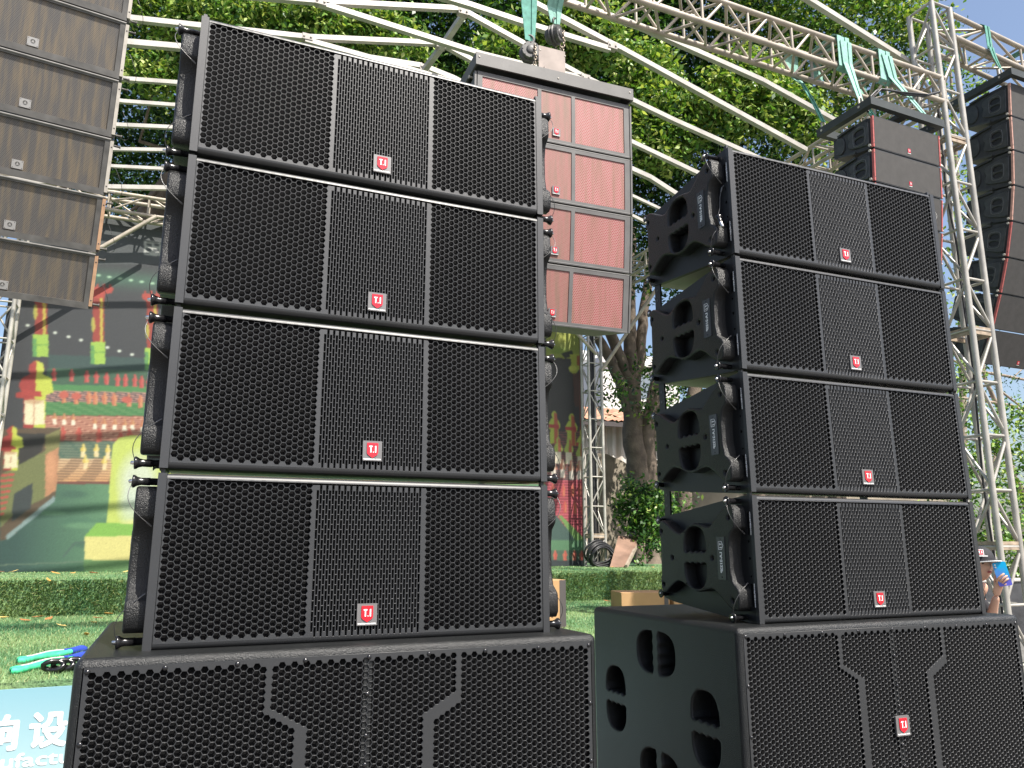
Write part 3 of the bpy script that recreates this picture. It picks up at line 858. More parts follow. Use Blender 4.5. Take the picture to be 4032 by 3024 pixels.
for s, lb in ((subL, 'lower black subwoofer carrying the left pile, below the picture'), (subR, 'lower black subwoofer carrying the right pile, below the picture')):
    c = copy_tree(s); c.location = (s.location.x, s.location.y, GZ+.001); tag(c, lb, 'subwoofer', 'subwoofers under the stacks')

# ------------------------------------------------------------------ hanging arrays
def hang_array(pos, yaw, tilts, H, D, gap, make, labels, group, name='line_array_speaker', cat='line array speaker'):
    """make(): builds one cabinet with the front top left corner at the origin; copies are chained downwards"""
    b = np.array(pos, float); ey = np.array([-math.sin(yaw), math.cos(yaw), 0]); out = []
    src = make()
    for i, t in enumerate(tilts):
        o = src if i == 0 else copy_tree(src)
        t = RD(t); o.location = b; o.rotation_euler = (t, 0, yaw)
        tag(o, labels[i], cat, group); out.append(o)
        b = b + (-np.array([0, 0, 1.0])*math.cos(t) + ey*math.sin(t))*(H+gap)
    return out

def strip(mb, x0, x1, y, z0, z1, mi, n=2):
    mb.box(x0, x1, y-.003, y+.02, z0, z1, mi)
    for k in range(n):
        zc = z0+(z1-z0)*(k+.5)/n if n > 1 else (z0+z1)/2
        zc = z0+(z1-z0)*(0.12+0.76*k)
        mb.lathe(((x0+x1)/2, y-.003, zc), (0, -1, 0), [(0,.0045),(.001,.0045),(.0012,.002)], 8, 2)

# left grey array (perforated front, pale strips at its edges)
def make_grey(stripmat='stripwhite', W=0.994, H=0.36, D=0.42):
    root = empty('line_array_speaker')
    mb = MB(); mb.prism(ccw([(0.021,-.002),(D,-.045),(D,-H+.045),(0.021,-H+.002)]), lambda u, v, d: (d, u, v), W-.002, 0.002)
    mb.build('cabinet', M['greyframe'], root)
    fr = MB(); b = .014
    plate(fr, [(.02,-H),(W-.02,-H),(W-.02,0),(.02,0)], [[(.044,-H+.040),(W-.052,-H+.040),(W-.052,-.020),(.044,-.020)]], lambda u, v, d: (u, d, v), 0, 0.02)
    fr.tube([(.02,.004,-.006),(W-.02,.004,-.006)], .0085, 10)
    fr.build('front_frame', M['greyframe'], root)
    g = MB(); g.box(.042, W-.050, .010, .013, -H+.038, -.018); g.build('grille', M['perfgrey'], root)
    for x in (0, W-.022):
        s = MB(); strip(s, x, x+.020, 0.0, -H+.02, -.012, 0); s.build('edge_strip', [M[stripmat], M['white'], M['tape']], root)
    bd = MB(); f = lambda u, v, d: (u, d, v)
    bd.prism([(-.030,-.026),(.030,-.026),(.030,.026),(-.030,.026)], f, -.002, .006)
    for x in (-.024, .024):
        for z in (-.020, .020): bd.lathe((x, -.002, z), (0,-1,0), [(0,.003),(.0008,.002)], 6, 1)
    bd.lathe((0, -.002, .004), (0, -1, 0), [(0,.013),(.0008,.012)], 16, 1)
    bd.prism(ccw([(-.008,-.004),(.008,-.004),(0,.012)]), f, -.0040, -.0025, 0)
    bd.build('badge', [M['plate2'], M['greyframe']], root, (W*.5, 0.004, -H+.075))
    for x, s in ((-.004, -1), (W+.004, 1)):
        for z in (-.03, -H+.03):
            p = MB(); p.lathe((x, .07, z), (s, 0, 0), [(0,.007),(.03,.007),(.034,.011),(.038,.011)], 8)
            p.build('locking_pin', M['greyframe'], root)
    return root
M['plate2'] = mat('brushed_badge', (0.42, 0.41, 0.40), 0.35, metal=0.4)
gl = ['grey line array speaker, uppermost in view of the hanging array at far left',
      'grey perforated speaker second from the top of the far left hanging array',
      'grey perforated speaker third from the top of the far left hanging array',
      'grey perforated speaker fourth from the top of the far left hanging array',
      'grey perforated speaker second from the bottom of the far left array, tan edge strip',
      'darker grey speaker at the bottom of the far left hanging array, tan edge strip']
GA = hang_array((-1.502, 4.686, 5.217), RD(9.086), [14.8,15.3,16.9,18.4,19.3,19.9], .36, .42, .010, make_grey, gl, 'grey speakers in the far left hanging array')
for o in GA[4:]:
    for c in o.children:
        if c.name.startswith('edge_strip'):
            c.data = c.data.copy(); c.data.materials[0] = M['striptan']
# lanyard loops hanging beside the grey array
for i, o in enumerate(GA):
    mb = MB(); pts = [(0.994+.02+.055*math.sin(math.pi*t/10)+.02*i/6, .07+.03*math.sin(t*.6), -.34+.17*t/10-.06*math.sin(math.pi*t/10)) for t in range(11)]
    mb.tube(pts, .0016, 5); mb.build('lanyard', M['cable'], o)

# red array
def make_red(W=1.013, H=0.36, D=0.45):
    root = empty('line_array_speaker')
    mb = MB(); mb.prism(ccw([(0.012,-.002),(D,-.040),(D,-H+.040),(0.012,-H+.002)]), lambda u, v, d: (d, u, v), W-.002, 0.002)
    mb.build('cabinet', M['bumper'], root)
    fr = MB(); a, b_, c, d_ = .034, .398, .622, W-.040
    hz = (-H+.026, -.030)
    plate(fr, [(0.004,-H),(W-.004,-H),(W-.004,0),(0.004,0)],
          [[(a,hz[0]),(b_-.012,hz[0]),(b_-.012,hz[1]),(a,hz[1])],[(b_+.012,hz[0]),(c-.012,hz[0]),(c-.012,hz[1]),(b_+.012,hz[1])],[(c+.012,hz[0]),(d_,hz[0]),(d_,hz[1]),(c+.012,hz[1])]],
          lambda u, v, d: (u, d, v), 0, .014)
    fr.tube([(.004,.006,-.005),(W-.004,.006,-.005)], .007, 10); fr.tube([(.004,.006,-H+.006),(W-.004,.006,-H+.006)], .007, 10)
    fr.build('front_frame', M['bumper'], root)
    for x0, x1, m in ((a-.002,b_-.010,'perfred'),(b_+.010,c-.010,'perfredfine'),(c+.010,d_+.002,'perfred')):
        g = MB(); g.box(x0, x1, .005, .008, hz[0]-.002, hz[1]+.002); g.build('grille', M[m], root)
    make_badge(.050, .050, root, (.508, 0.001, -H+.072))
    for x, s in ((-.002, -1), (W+.002, 1)):
        fl = MB(); fl.box(*sorted((x, x+s*.012)), 0, .03, -H+.004, -.004); fl.build('side_flange', M['bumper'], root)
        for z in (-.02, -H+.02):
            p = MB(); p.lathe((x, .05, z), (s, 0, 0), [(0,.006),(.026,.006),(.028,.010),(.034,.010)], 8); p.build('locking_pin', M['stripwhite'], root)
    return root
rl = ['red mesh line array speaker directly under the grey lifting bar', 'red mesh speaker second from the top of the hanging red array',
      'red mesh speaker second from the bottom of the hanging red array', 'red mesh speaker at the bottom of the hanging red array']
RA = hang_array((1.397, 3.788, 4.327), RD(-1.86), [1.35,2.6,5.4,7.3], .36, .45, .010, make_red, rl, 'red mesh speakers in the middle hanging array')
fb = empty('lifting_bar', (1.380, 3.760, 4.350), RD(-1.86))
mb = MB(); mb.box(0, 1.045, 0, .012, 0, .078); mb.box(0, 1.045, .012, .36, .066, .078); mb.box(0, .012, .012, .36, 0, .066); mb.box(1.033, 1.045, .012, .36, 0, .066)
mb.box(0, 1.045, .34, .352, 0, .066)
mb.build('channel', M['bumper'], fb)
mb = MB(); mb.box(.47, .482, .08, 1.0, .078, .15); mb.box(.585, .597, .10, 1.0, .078, .15)
mb.box(.44, .62, .098, .104, .0785, .30, 0)
mb.build('lifting_plate', M['oldplate'], fb)
mb = MB()
for x, y, z in ((.62,.098,.27),(.45,.098,.27),(.02,-.001,.05),(.525,-.001,.03),(1.02,-.001,.05)): mb.lathe((x, y, z), (0,-1,0), [(0,.006),(.003,.004)], 8)
mb.build('bolt', M['stripwhite'], fb)
tag(fb, 'grey steel lifting bar above the red speakers, with an upright rusty plate', 'lifting bar')

# right hanging arrays: textured fronts, handle sides, coloured edge strips
def make_side_box(W, H, D, stripm):
    root = empty('line_array_speaker')
    prof = [(0.004,-.002),(D*.55,-.018),(D,-.060),(D,-H+.060),(D*.55,-H+.018),(0.004,-H+.002)]
    mb = MB(); mb.prism(ccw(prof), lambda u, v, d: (d, u, v), W-.004, 0.004)
    mb.build('cabinet', M['boxside'], root)
    g = MB(); g.box(.020, W-.020, -.004, .010, -H+.008, -.008); g.build('grille', M['cloth'], root)
    for x in (0.0, W-.014):
        s = MB(); strip(s, x, x+.014, -.004, -H+.006, -.006, 0); s.build('edge_strip', [M[stripm], M['white'], M['tape']], root)
    fr = MB(); fr.box(.014, W-.014, -.002, .012, -.008, 0); fr.box(.014, W-.014, -.002, .012, -H, -H+.008); fr.build('front_frame', M['boxside'], root)
    # side panels: raised oval disc and raised handle surround with two hand slots
    for X in ((lambda d: d), (lambda d: W-d)):
        left = X(0) == 0
        f = lambda u, v, d: (X(d), u, v)
        pr = MB(); y0, y1 = .035, D*.56; zc = -H/2; hh = H*.36
        surr = smooth_poly(ccw([(y0,zc-hh),(y0+.01,zc-hh*1.05),(y1,zc-hh*.78),(y1+.02,zc-hh*.3),(y1-.012,zc),(y1+.02,zc+hh*.3),(y1,zc+hh*.78),(y0+.01,zc+hh*1.05),(y0,zc+hh)]), 2)
        cy = (y0+y1)/2-.005
        h1 = smooth_poly(ccw([(cy-.056,zc+.008),(cy+.056,zc+.008),(cy+.052,zc+.050),(cy+.026,zc+.066),(cy-.026,zc+.066),(cy-.052,zc+.050)]), 2)
        h2 = [(y, 2*zc-z) for y, z in h1]
        plate(pr, surr, [h1, h2], f, -.012, .004, rnd=.004, seg=2)
        if left: pr.f = [q[::-1] for q in pr.f]
        pp = pr.build('handle_panel', M['boxtrim'], root)
        rc = MB(); rc.prism(smooth_poly(ccw([(cy-.07,zc-.07),(cy+.07,zc-.07),(cy+.07,zc+.07),(cy-.07,zc+.07)]), 1), f, -.0005, .003)
        rc.build('grip_recess', M['inner'], pp)
        rim = MB(); q = smooth_poly(ccw([(cy-.066,zc-.066),(cy-.035,zc-.085),(cy+.035,zc-.085),(cy+.066,zc-.066),(cy+.066,zc+.066),(cy+.035,zc+.085),(cy-.035,zc+.085),(cy-.066,zc+.066)]), 1)
        rim.tube([f(u, v, -.0125) for u, v in q+q[:1]], .0035, 6, caps=False); rim.build('grip_rim', M['griprim'], pp)
        dc = MB(); ov = ccw([((y1+D)/2+.018+.058*D/.45*math.cos(a*math.pi/10), zc+hh*.78*math.copysign(abs(math.sin(a*math.pi/10))**.8, math.sin(a*math.pi/10))) for a in range(20)])
        plate(dc, ov, [], f, -.008, .004, rnd=.004, seg=2)
        if left: dc.f = [t[::-1] for t in dc.f]
        dc.build('side_disc', M['boxtrim'], root)
        # rear splay bars top and bottom
        for zz, sg in ((-.030, 1), (-H+.030, -1)):
            br = MB(); br.bar(f(D*.42, zz+sg*.012, -.006), f(D*.86, zz-sg*.022, -.006), .018, .020); br.build('splay_bar', M['boxtrim'], root)
        for y, z in ((.018,-.02),(.018,-H+.02)):
            p = MB(); p.lathe(f(y, z, 0), (-1,0,0) if left else (1,0,0), [(0,.006),(.018,.006),(.020,.012),(.027,.012)], 8); p.build('locking_pin', M['stripwhite'], root)
    bd = MB(); fz = lambda u, v, d: (u, d, v)
    bd.prism([(-.016,-.018),(.016,-.018),(.016,.018),(-.016,.018)], fz, -.003, .004)
    glyph_ti(bd, lambda a, c: (a, -.0036, c), .018, .018, 1)
    bd.box(-.020, .020, -.0028, .004, -.028, -.024, 1)
    bd.build('badge', [M['red'], M['white']], root, (W*.52, -.0045, -H+.062))
    return root
ll = ['black line array speaker at the top of the small array hung behind the right stack', 'second black speaker of the small array hung behind the right stack',
      'third black speaker of the array behind the right stack, mostly hidden', 'lowest black speaker of the array behind the right stack, mostly hidden']
M['griprim'] = mat('worn_grip_rim', (0.09, 0.092, 0.092), 0.4, noise=(30, 0.3))
RR = hang_array((5.318, 4.402, 5.313), RD(1.3), [3.9,4.2,7.0,9.1], .30, .43, .010, lambda: make_side_box(.858, .30, .43, 'redstrip'), ll, 'speakers in the array behind the right stack')
o8 = ['topmost', 'second', 'third', 'fourth', 'fifth', 'sixth', 'seventh', 'lowest']
sl8 = ['%s worn black speaker of the curved hanging array at far right' % w for w in o8]
SA = hang_array((7.549, 4.565, 6.307), RD(0.48), [5.7,4.3,6.8,10.8,14.7,18.6,21.5,24.1], .36, .50, .010, lambda: make_side_box(1.02, .36, .50, 'pinkstrip'), sl8, 'speakers in the curved far right array')
for o in SA[4:]:
    for c in o.children:
        if c.name.startswith('edge_strip'): c.data = c.data.copy(); c.data.materials[0] = M['redstrip']

M['framedark'] = mat('dark_lifting_frame', (0.032, 0.038, 0.036), 0.5, noise=(9, 0.2))
def top_frame(x, y, z, yaw, W, D, label):
    r = empty('array_bumper', (x, y, z), yaw); h = .075
    mb = MB(); mb.box(-.02, W+.02, 0, .05, 0, h); mb.box(-.02, W+.02, D-.05, D, 0, h); mb.box(-.02, .045, .05, D-.05, 0, h-.003); mb.box(W-.045, W+.02, .05, D-.05, 0, h-.003)
    mb.box(W*.45, W*.55, .05, D-.05, .01, .05)
    mb.build('frame', M['framedark'], r)
    for (a, b) in ((0.01, .13), (0.01, D-.06), (W-.01, .13), (W-.01, D-.06)):
        s = MB(); s.lathe((a-.035, b, h*.5), (1,0,0), [(0,.011),(.085,.011)], 8)
        s.tube([(a-.02, b, h*.5), (a-.02, b, h+.045), (a, b, h+.07), (a+.02, b, h+.045), (a+.02, b, h*.5)], .009, 8)
        s.build('shackle', M['stripwhite'], r)
    tag(r, label, 'lifting frame', 'lifting frames above the right arrays')
    return r
FR = top_frame(5.290, 4.355, 5.385, RD(1.3), .90, .62, 'dark grey lifting frame slung by green straps above the small array')
FS = top_frame(7.51, 4.49, 6.345, RD(.5), 1.05, .72, 'dark grey lifting frame on top of the far right array')

# ------------------------------------------------------------------ aluminium trusses
def truss(name, A, B, side, up, s, r, bay, mat_, label, group=None, rb=None, ring_every=None, kind_cat='truss', post=1):
    """square truss with its four chords at A + {0,s}*side + {0,s}*up"""
    A, B, side, up = (np.array(v, float) for v in (A, B, side, up)); root = empty(name, A)
    L = np.linalg.norm(B-A); d = (B-A)/L; n = max(1, round(L/bay)); rb = rb or r*.5
    C = [side*0+up*0, side*s, side*s+up*s, up*s]
    for c in C:
        mb = MB(); mb.tube([c, c+d*L], r, 12); mb.build('chord', mat_, root)
    mb = MB(); q = L/n
    for k in range(n):
        for j in range(4):
            a, b = C[j], C[(j+1) % 4]
            p0, p1 = (a, b) if (k+j) % 2 == 0 else (b, a)
            mb.tube([p0+d*(q*k+.06*q), p1+d*(q*(k+1)-.06*q)], rb, 7, caps=False)
            if k % post == 0: mb.tube([a+d*q*k, b+d*q*k], rb, 7, caps=False)
    for j in range(4): mb.tube([C[j]+d*L, C[(j+1) % 4]+d*L], rb, 7, caps=False)
    mb.build('bracing', mat_, root)
    if ring_every:
        t = ring_every[0]
        while t < L:
            for dz in (-.022, .022):
                mb = MB()
                for j in range(4): mb.bar(C[j]+d*(t+dz), C[(j+1) % 4]+d*(t+dz), .022, .030, upv=tuple(d))
                mb.build('joint_plate', M['oldjoint'], root)
            t += ring_every[1]
    tag(root, label, kind_cat, group)
    return root
M['oldjoint'] = mat('rust_stained_joint', (0.30, 0.235, 0.17), 0.6, noise=(14, 0.4))
X_, Y_, Z_ = (1,0,0), (0,1,0), (0,0,1)
ts = .265
truss('truss_beam', (-3.6, 4.67, 6.055), (6.70, 4.67, 5.925), Y_, Z_, ts-.0, .026, .245, M['truss'], 'long cream truss beam crossing the top right, carrying straps and the small array', 'cream truss beams', rb=.0135, post=2)
truss('truss_tower', (6.64, 4.67, GZ), (6.66, 4.67, 7.06), X_, Y_, ts, .028, .49, M['tower'], 'tall cream truss tower standing beside the right speaker stack', 'truss towers', rb=.014, ring_every=(1.497, 0.983*2))
truss('truss_tower', (-3.85, 4.67, GZ), (-3.85, 4.67, 7.06), X_, Y_, ts, .028, .49, M['tower'], 'cream truss tower holding the far left end of the beam, outside the picture', 'truss towers', rb=.014, ring_every=(1.497, 0.983*2))
truss('truss_beam', (6.95, 4.67, 6.735), (10.6, 4.67, 6.42), Y_, Z_, ts, .026, .49, M['truss'], 'cream truss beam running right from the tower top against the sky', 'cream truss beams', rb=.0135)
truss('truss_beam', (6.6, 4.97, 6.02), (6.6, 11.3, 6.02), X_, Z_, .26, .023, .45, M['truss'], 'cream truss beam running back from the tower towards the trees', 'cream truss beams', rb=.012)
truss('truss_beam', (-3.3, 11.50, 6.235), (6.9, 11.50, 6.235), Y_, Z_, .27, .028, .5, M['truss'], 'cream truss beam along the top of the printed backdrop', 'cream truss beams', rb=.014)
truss('truss_tower', (-2.46, 11.40, UZ), (-2.46, 11.40, 6.2), X_, Y_, .27, .026, .49, M['tower'], 'truss tower at the left edge of the printed backdrop', 'truss towers', rb=.013)
truss('truss_tower', (6.32, 11.42, UZ), (6.32, 11.42, 6.2), X_, Y_, .25, .026, .49, M['tower'], 'slender truss tower at the right edge of the printed backdrop, in front of the shed', 'truss towers', rb=.011, ring_every=(.50, 9))

# diagonal stay tubes of the back frame
for a, b, lab in (((-.63, 11.45, 6.22), (-2.2, 11.45, 4.82), 'cream stay tube slanting from the back beam to the left tower'),
                  ((4.9, 11.36, 6.22), (6.45, 11.36, 4.87), 'cream stay tube slanting behind the red speakers to the slender tower'),
                  ((7.35, 10.6, 6.1), (6.55, 11.36, 4.6), 'weathered stay tube slanting down to the slender tower from the side beam')):
    mb = MB(); mb.tube([a, b], .03, 10); o = mb.build('stay_tube', M['truss']); tag(o, lab, 'stay tube', 'stay tubes at the back truss')

# ------------------------------------------------------------------ tubular roof arches (square tubes, one frame behind another)
def arch(y, lines, w, label, joints=()):
    root = empty('roof_arch', ony(*lines[0][0], y))
    o = np.array(root.location)
    for ln in lines:
        P3 = [ony(px, py, y)-o for px, py in ln]; mb = MB()
        for a, b in zip(P3[:-1], P3[1:]): mb.bar(a, b, w, w)
        mb.build('tube', M['tube'], root)
    for (px, py) in joints:
        p = ony(px, py, y)-o; mb = MB()
        mb.box(p[0]-.055, p[0]+.055, p[1]-w*.62, p[1]+w*.62, p[2]-w*.62, p[2]+w*.62)
        for sx in (-.035, .035): mb.lathe((p[0]+sx, p[1]-w*.62, p[2]), (0,-1,0), [(0,.012),(.010,.010)], 8)
        mb.build('joint_bracket', M['oldjoint2'], root)
    tag(root, label, 'roof arch', 'tubular roof arches over the stage')
    return root
M['oldjoint2'] = mat('galvanised_joint', (0.33, 0.30, 0.27), 0.5, noise=(12, 0.25))
arch(4.99, [[(2700,-300),(3000,-115),(3625,275)]], .052, 'nearest roof tube, ending at the tower top right', [(3622,273)])
arch(5.6, [[(2050,-75),(2233,7),(2519,105),(3000,318),(3291,479)]], .050, 'second roof arch from the front, passing under the truss beam')
arch(6.2, [[(1600,-52),(1850,22),(2081,98),(2400,195)], [(1980,-50),(2110,18),(2389,166),(2443,192),(3173,592)]], .055, 'third roof arch from the front, meeting in a bracket above the red speakers', [(2407,185)])
arch(6.85, [[(-300,-120),(700,-40),(1259,8),(1802,36)], [(1830,47),(2074,181),(2302,307),(2650,474),(2934,601),(3020,642)], [(1256,14),(1900,217),(2063,257),(2302,312)]], .055, 'fourth roof arch, its flat bar crossing the top of the picture', [(1262,12),(2302,309),(1822,50)])
arch(7.5, [[(-200,-5),(524,75),(750,100),(1205,148),(1735,172)], [(1755,181),(1860,239),(2479,557),(2735,678),(3010,800)], [(1201,159),(1462,231),(2300,475)]], .055, 'fifth roof arch, just above the left stack', [(1210,150),(1735,182)])
arch(8.0, [[(-200,100),(517,170),(723,188),(1300,215),(1462,231),(1660,262)], [(1690,272),(1787,311),(2250,560),(2560,700),(2700,790)]], .062, 'sixth roof arch with a thick bar left of the left stack', [(1668,270)])
for k, (y, a, b, wd) in enumerate([(8.5,(497,312),(714,328),.045),(9.0,(488,400),(705,416),.042),(9.6,(470,493),(673,502),.046),(10.2,(457,588),(687,592),.044),(10.8,(447,655),(687,667),.042),(11.3,(441,737),(669,741),.060)]):
    sl_ = (b[1]-a[1])/(b[0]-a[0])
    l = [[(a[0]-700, a[1]-700*(sl_+.06)), a, b, (1500, b[1]+(1500-b[0])*(sl_+.03)), (2050, b[1]+150)]]
    if k == 1: l.append([(2050, b[1]+150), (2535,793), (2640,842)])
    if k == 2: l.append([(2050, b[1]+150), (2492,851), (2600,905)])
    arch(y, l, wd, '%s roof arch, showing as a bar between the left array and left stack' % ['seventh','eighth','ninth','tenth','eleventh','rearmost'][k])
for pts, lab in (([(1838,30,6.85),(1735,182,7.5),(1668,270,8.0),(1610,350,8.5)], 'short roof purlin joining the arch crowns above the left stack'),):
    P3 = [ony(a, b, y)+np.array([0, 0, -.03]) for a, b, y in pts]; mb = MB()
    for a, b in zip(P3[:-1], P3[1:]): mb.bar(a, b, .06)
    tag(mb.build('roof_purlin', M['tube']), lab, 'purlin')

# ------------------------------------------------------------------ chain hoists, straps
def ribbon(mb, pts, w, t=.004, mi=0, wd=(1, 0, 0)):
    pts = [Vector(p) for p in pts]; wd = Vector(wd).normalized(); n = len(pts); A = []
    for i, p in enumerate(pts):
        d = (pts[min(i+1, n-1)]-pts[max(i-1, 0)]).normalized(); nn = d.cross(wd).normalized()
        ww = w[i] if isinstance(w, (list, tuple)) else w
        A += [p-wd*ww/2-nn*t/2, p+wd*ww/2-nn*t/2, p+wd*ww/2+nn*t/2, p-wd*ww/2+nn*t/2]
    fs = [(4*i+k, 4*i+(k+1) % 4, 4*i+4+(k+1) % 4, 4*i+4+k) for i in range(n-1) for k in range(4)]
    mb.add(A, fs+[(0,3,2,1), (4*n-4,4*n-3,4*n-2,4*n-1)], mi)

def strap(name, bundles, label):
    root = empty(name, bundles[0][0][0]); o = np.array(root.location)
    for pts, w, mi in bundles:
        mb = MB(); m = 4
        for k in range(m):     # several folded bands side by side
            off = (k-(m-1)/2)/m
            q = [np.array(p)-o+np.array([off*w_*1.0, .004*((k*7) % 3-1), 0]) for p, w_ in zip(pts, w)]
            ribbon(mb, q, [w_/m*1.5 for w_ in w], .006, 0)
        mb.build('band', M[mi], root)
    tag(root, label, 'lifting strap', 'green lifting straps')
    return root

def loop_over(x, y0, y1, ztop, zlow, w, drop, mi='strap'):
    """band over the beam: up the front, across the top and down to the shackle"""
    return ([(x-.0, y0-.035, zlow), (x, y0-.037, ztop-.02), (x, y0, ztop+.034), (x, y1, ztop+.034), (x, y1+.037, ztop-.02), (x, y1+.037, zlow)], [w]*6, mi)
y0_, y1_ = 4.67, 4.67+ts
# small array straps: two in front, two behind
zt, zb = 6.24, 5.96
for (xt, xb, yb, lab) in ((5.32, 5.29, 4.46, 'green strap from the beam down to the front left of the small array frame'),
                          (5.84, 6.16, 4.46, 'broad pale green strap slanting to the front right of the small array frame')):
    strap('lifting_strap', [
        ([(xt, y0_+.01, zb-.055), (xt, y0_-.035, zb-.03), (xt, y0_-.04, zt), (xt, y0_, zt+.034), (xt, y1_, zt+.034), (xt, y1_+.04, zt), (xt, y1_+.04, zb)], [.13]*7, 'straplight'),
        ([(xt+.02, y0_-.05, zt-.05), (xt+.05*(xb > xt)+.02, y0_-.05, zb), (xb+.01, yb+.03, 5.50)], [.12, .10, .055], 'straplight')], lab)
strap('lifting_strap', [([(5.02, y1_+.04, 6.24), (5.02, y1_+.05, 5.99), (5.03, y1_+.0, 5.90), (5.06, y1_-.02, 5.86)], [.15,.13,.10,.06], 'straplight'),
                        ([(5.06, y1_-.02, 5.87), (5.16, 4.90, 5.70), (5.26, 4.89, 5.50)], [.05,.05,.05], 'strap')], 'green strap twisted round the beam and dropping to the rear left of the small frame')
strap('lifting_strap', [([(5.93, y1_+.05, 6.20), (5.93, y1_+.05, 5.90), (6.0, 4.92, 5.70), (6.08, 4.90, 5.48)], [.09,.09,.08,.05], 'strap')], 'green strap at the rear right of the small array frame')
# straps on the right hand beam to the curved array
strap('lifting_strap', [([(7.42, y0_-.04, 6.70), (7.42, y0_-.04, 6.97), (7.42, y0_, 7.01), (7.42, y1_, 7.01), (7.40, y1_+.04, 6.9), (7.40, y1_+.04, 6.66)], [.07]*6, 'strap'),
                        ([(7.43, y0_-.045, 6.72), (7.46, 4.62, 6.60), (7.53, 4.62, 6.48)], [.07,.06,.04], 'strap')], 'green strap from the right beam to the front of the far right frame')
strap('lifting_strap', [([(7.10, y1_+.04, 6.95), (7.10, y1_+.04, 6.70), (7.14, y1_+.03, 6.62), (7.20, 5.05, 6.50), (7.44, 5.12, 6.42)], [.06,.06,.05,.045,.035], 'strap')], 'green strap from the right beam to the rear of the far right frame')
strap('lifting_strap', [([(8.15, y0_-.04, 6.62), (8.15, y0_-.04, 6.90), (8.15, y0_, 6.95), (8.15, y1_, 6.95)], [.08]*4, 'strap'),
                        ([(8.15, y0_-.045, 6.65), (8.2, 4.62, 6.5), (8.3, 4.62, 6.44)], [.07,.05,.04], 'strap')], 'green strap at the right edge of the picture')

def link_chain(mb, pts, r=.0045, pitch=.034, mi=0):
    pts = [Vector(p) for p in pts]; seg = []; 
    for a, b in zip(pts[:-1], pts[1:]):
        n = max(1, int((b-a).length/(pitch*.72)))
        for k in range(n): seg.append((a+(b-a)*(k/n), (b-a).normalized()))
    for i, (p, d) in enumerate(seg):
        u = Vector((1, 0, 0)) if i % 2 else Vector((0, 1, 0)); u = (u-d*u.dot(d)).normalized(); ring = []
        for k in range(11):
            a = 2*math.pi*k/10; ring.append(p+d*(pitch/2*math.cos(a))+u*(.0125*math.sin(a)))
        mb.tube(ring, r, 5, mi, caps=False)

def hoist(x, y, z, label, turn):
    root = empty('chain_hoist', (x, y, z), turn); R = .088
    octo = [(R*math.cos(math.pi/8+k*math.pi/4), R*math.sin(math.pi/8+k*math.pi/4)) for k in range(8)]
    mb = MB(); mb.prism(ccw(smooth_poly(octo, 1)), lambda u, v, d: (u, d, v), -.055, -.015)
    mb.lathe((0, -.055, 0), (0, -1, 0), [(0,.044),(.006,.042),(.010,.034),(.012,.030),(.013,.010)], 20)
    mb.lathe((0, -.010, 0), (0, 1, 0), [(-.006,.07),(.0,.095),(.012,.098),(.016,.07),(.03,.07),(.034,.098),(.046,.095),(.05,.06)], 24)
    mb.lathe((0, .045, 0), (0, 1, 0), [(0,.075),(.03,.072),(.045,.05),(.05,.02)], 20)
    for k in range(8): mb.lathe((R*.86*math.cos(k*math.pi/4), -.055, R*.86*math.sin(k*math.pi/4)), (0,-1,0), [(0,.007),(.005,.005)], 6)
    mb.build('casing', M['hoist'], root)
    hk = MB(); hk.tube([(0, 0, .085)]+[(.042*math.cos(a)*.9, 0, .135+.045*math.sin(a)) for a in np.linspace(-1.4, 3.6, 12)], .013, 8, rs=[.012]+[.015-.0006*i for i in range(12)])
    hk.build('top_hook', M['hoist'], root)
    for cpts in ([(.03, -.07, .03), (.035, -.075, -.10), (.02, -.06, -.20)], [(.10, .0, -.02), (.115, -.01, -.20)], [(.075, .03, -.05), (.10, .03, -.22)]):
        ch = MB(); link_chain(ch, cpts); ch.build('chain', M['chain'], root)
    bh = MB(); bh.tube([(.05, .02, -.20), (.06, .02, -.25), (.10, .0, -.27), (.12, -.01, -.24)], .014, 8); bh.build('bottom_hook', M['chrome'], root)
    root.scale = (.82, .82, .82)
    tag(root, label, 'chain hoist', 'chain hoists over the red array')
    return root
hA = ony(2086, 208, 4.68); hB = ony(2186, 138, 4.80)
hoist(*hA, 'black chain hoist hanging lower and further left, its round cover facing left', RD(-12))
hoist(*hB, 'black chain hoist hanging higher and further right beside the rusty plate', RD(38))
for h, lab, mi in ((hA, 'dark green strap holding the lower left chain hoist', 'strap'), (hB, 'pale green strap holding the upper right chain hoist', 'straplight')):
    strap('lifting_strap', [([(h[0]-.015, y0_-.04, 6.30), (h[0]-.015, y0_-.04, 6.0), (h[0]-.01, h[1]-.01, (h[2]+6.0)/2), (h[0], h[1], h[2]+.10)], [.11, .11, .115, .07], mi),
                            ([(h[0]-.015, y0_-.04, 6.30), (h[0], y0_, 6.36), (h[0], y1_, 6.36)], [.11, .11, .11], mi)], lab)

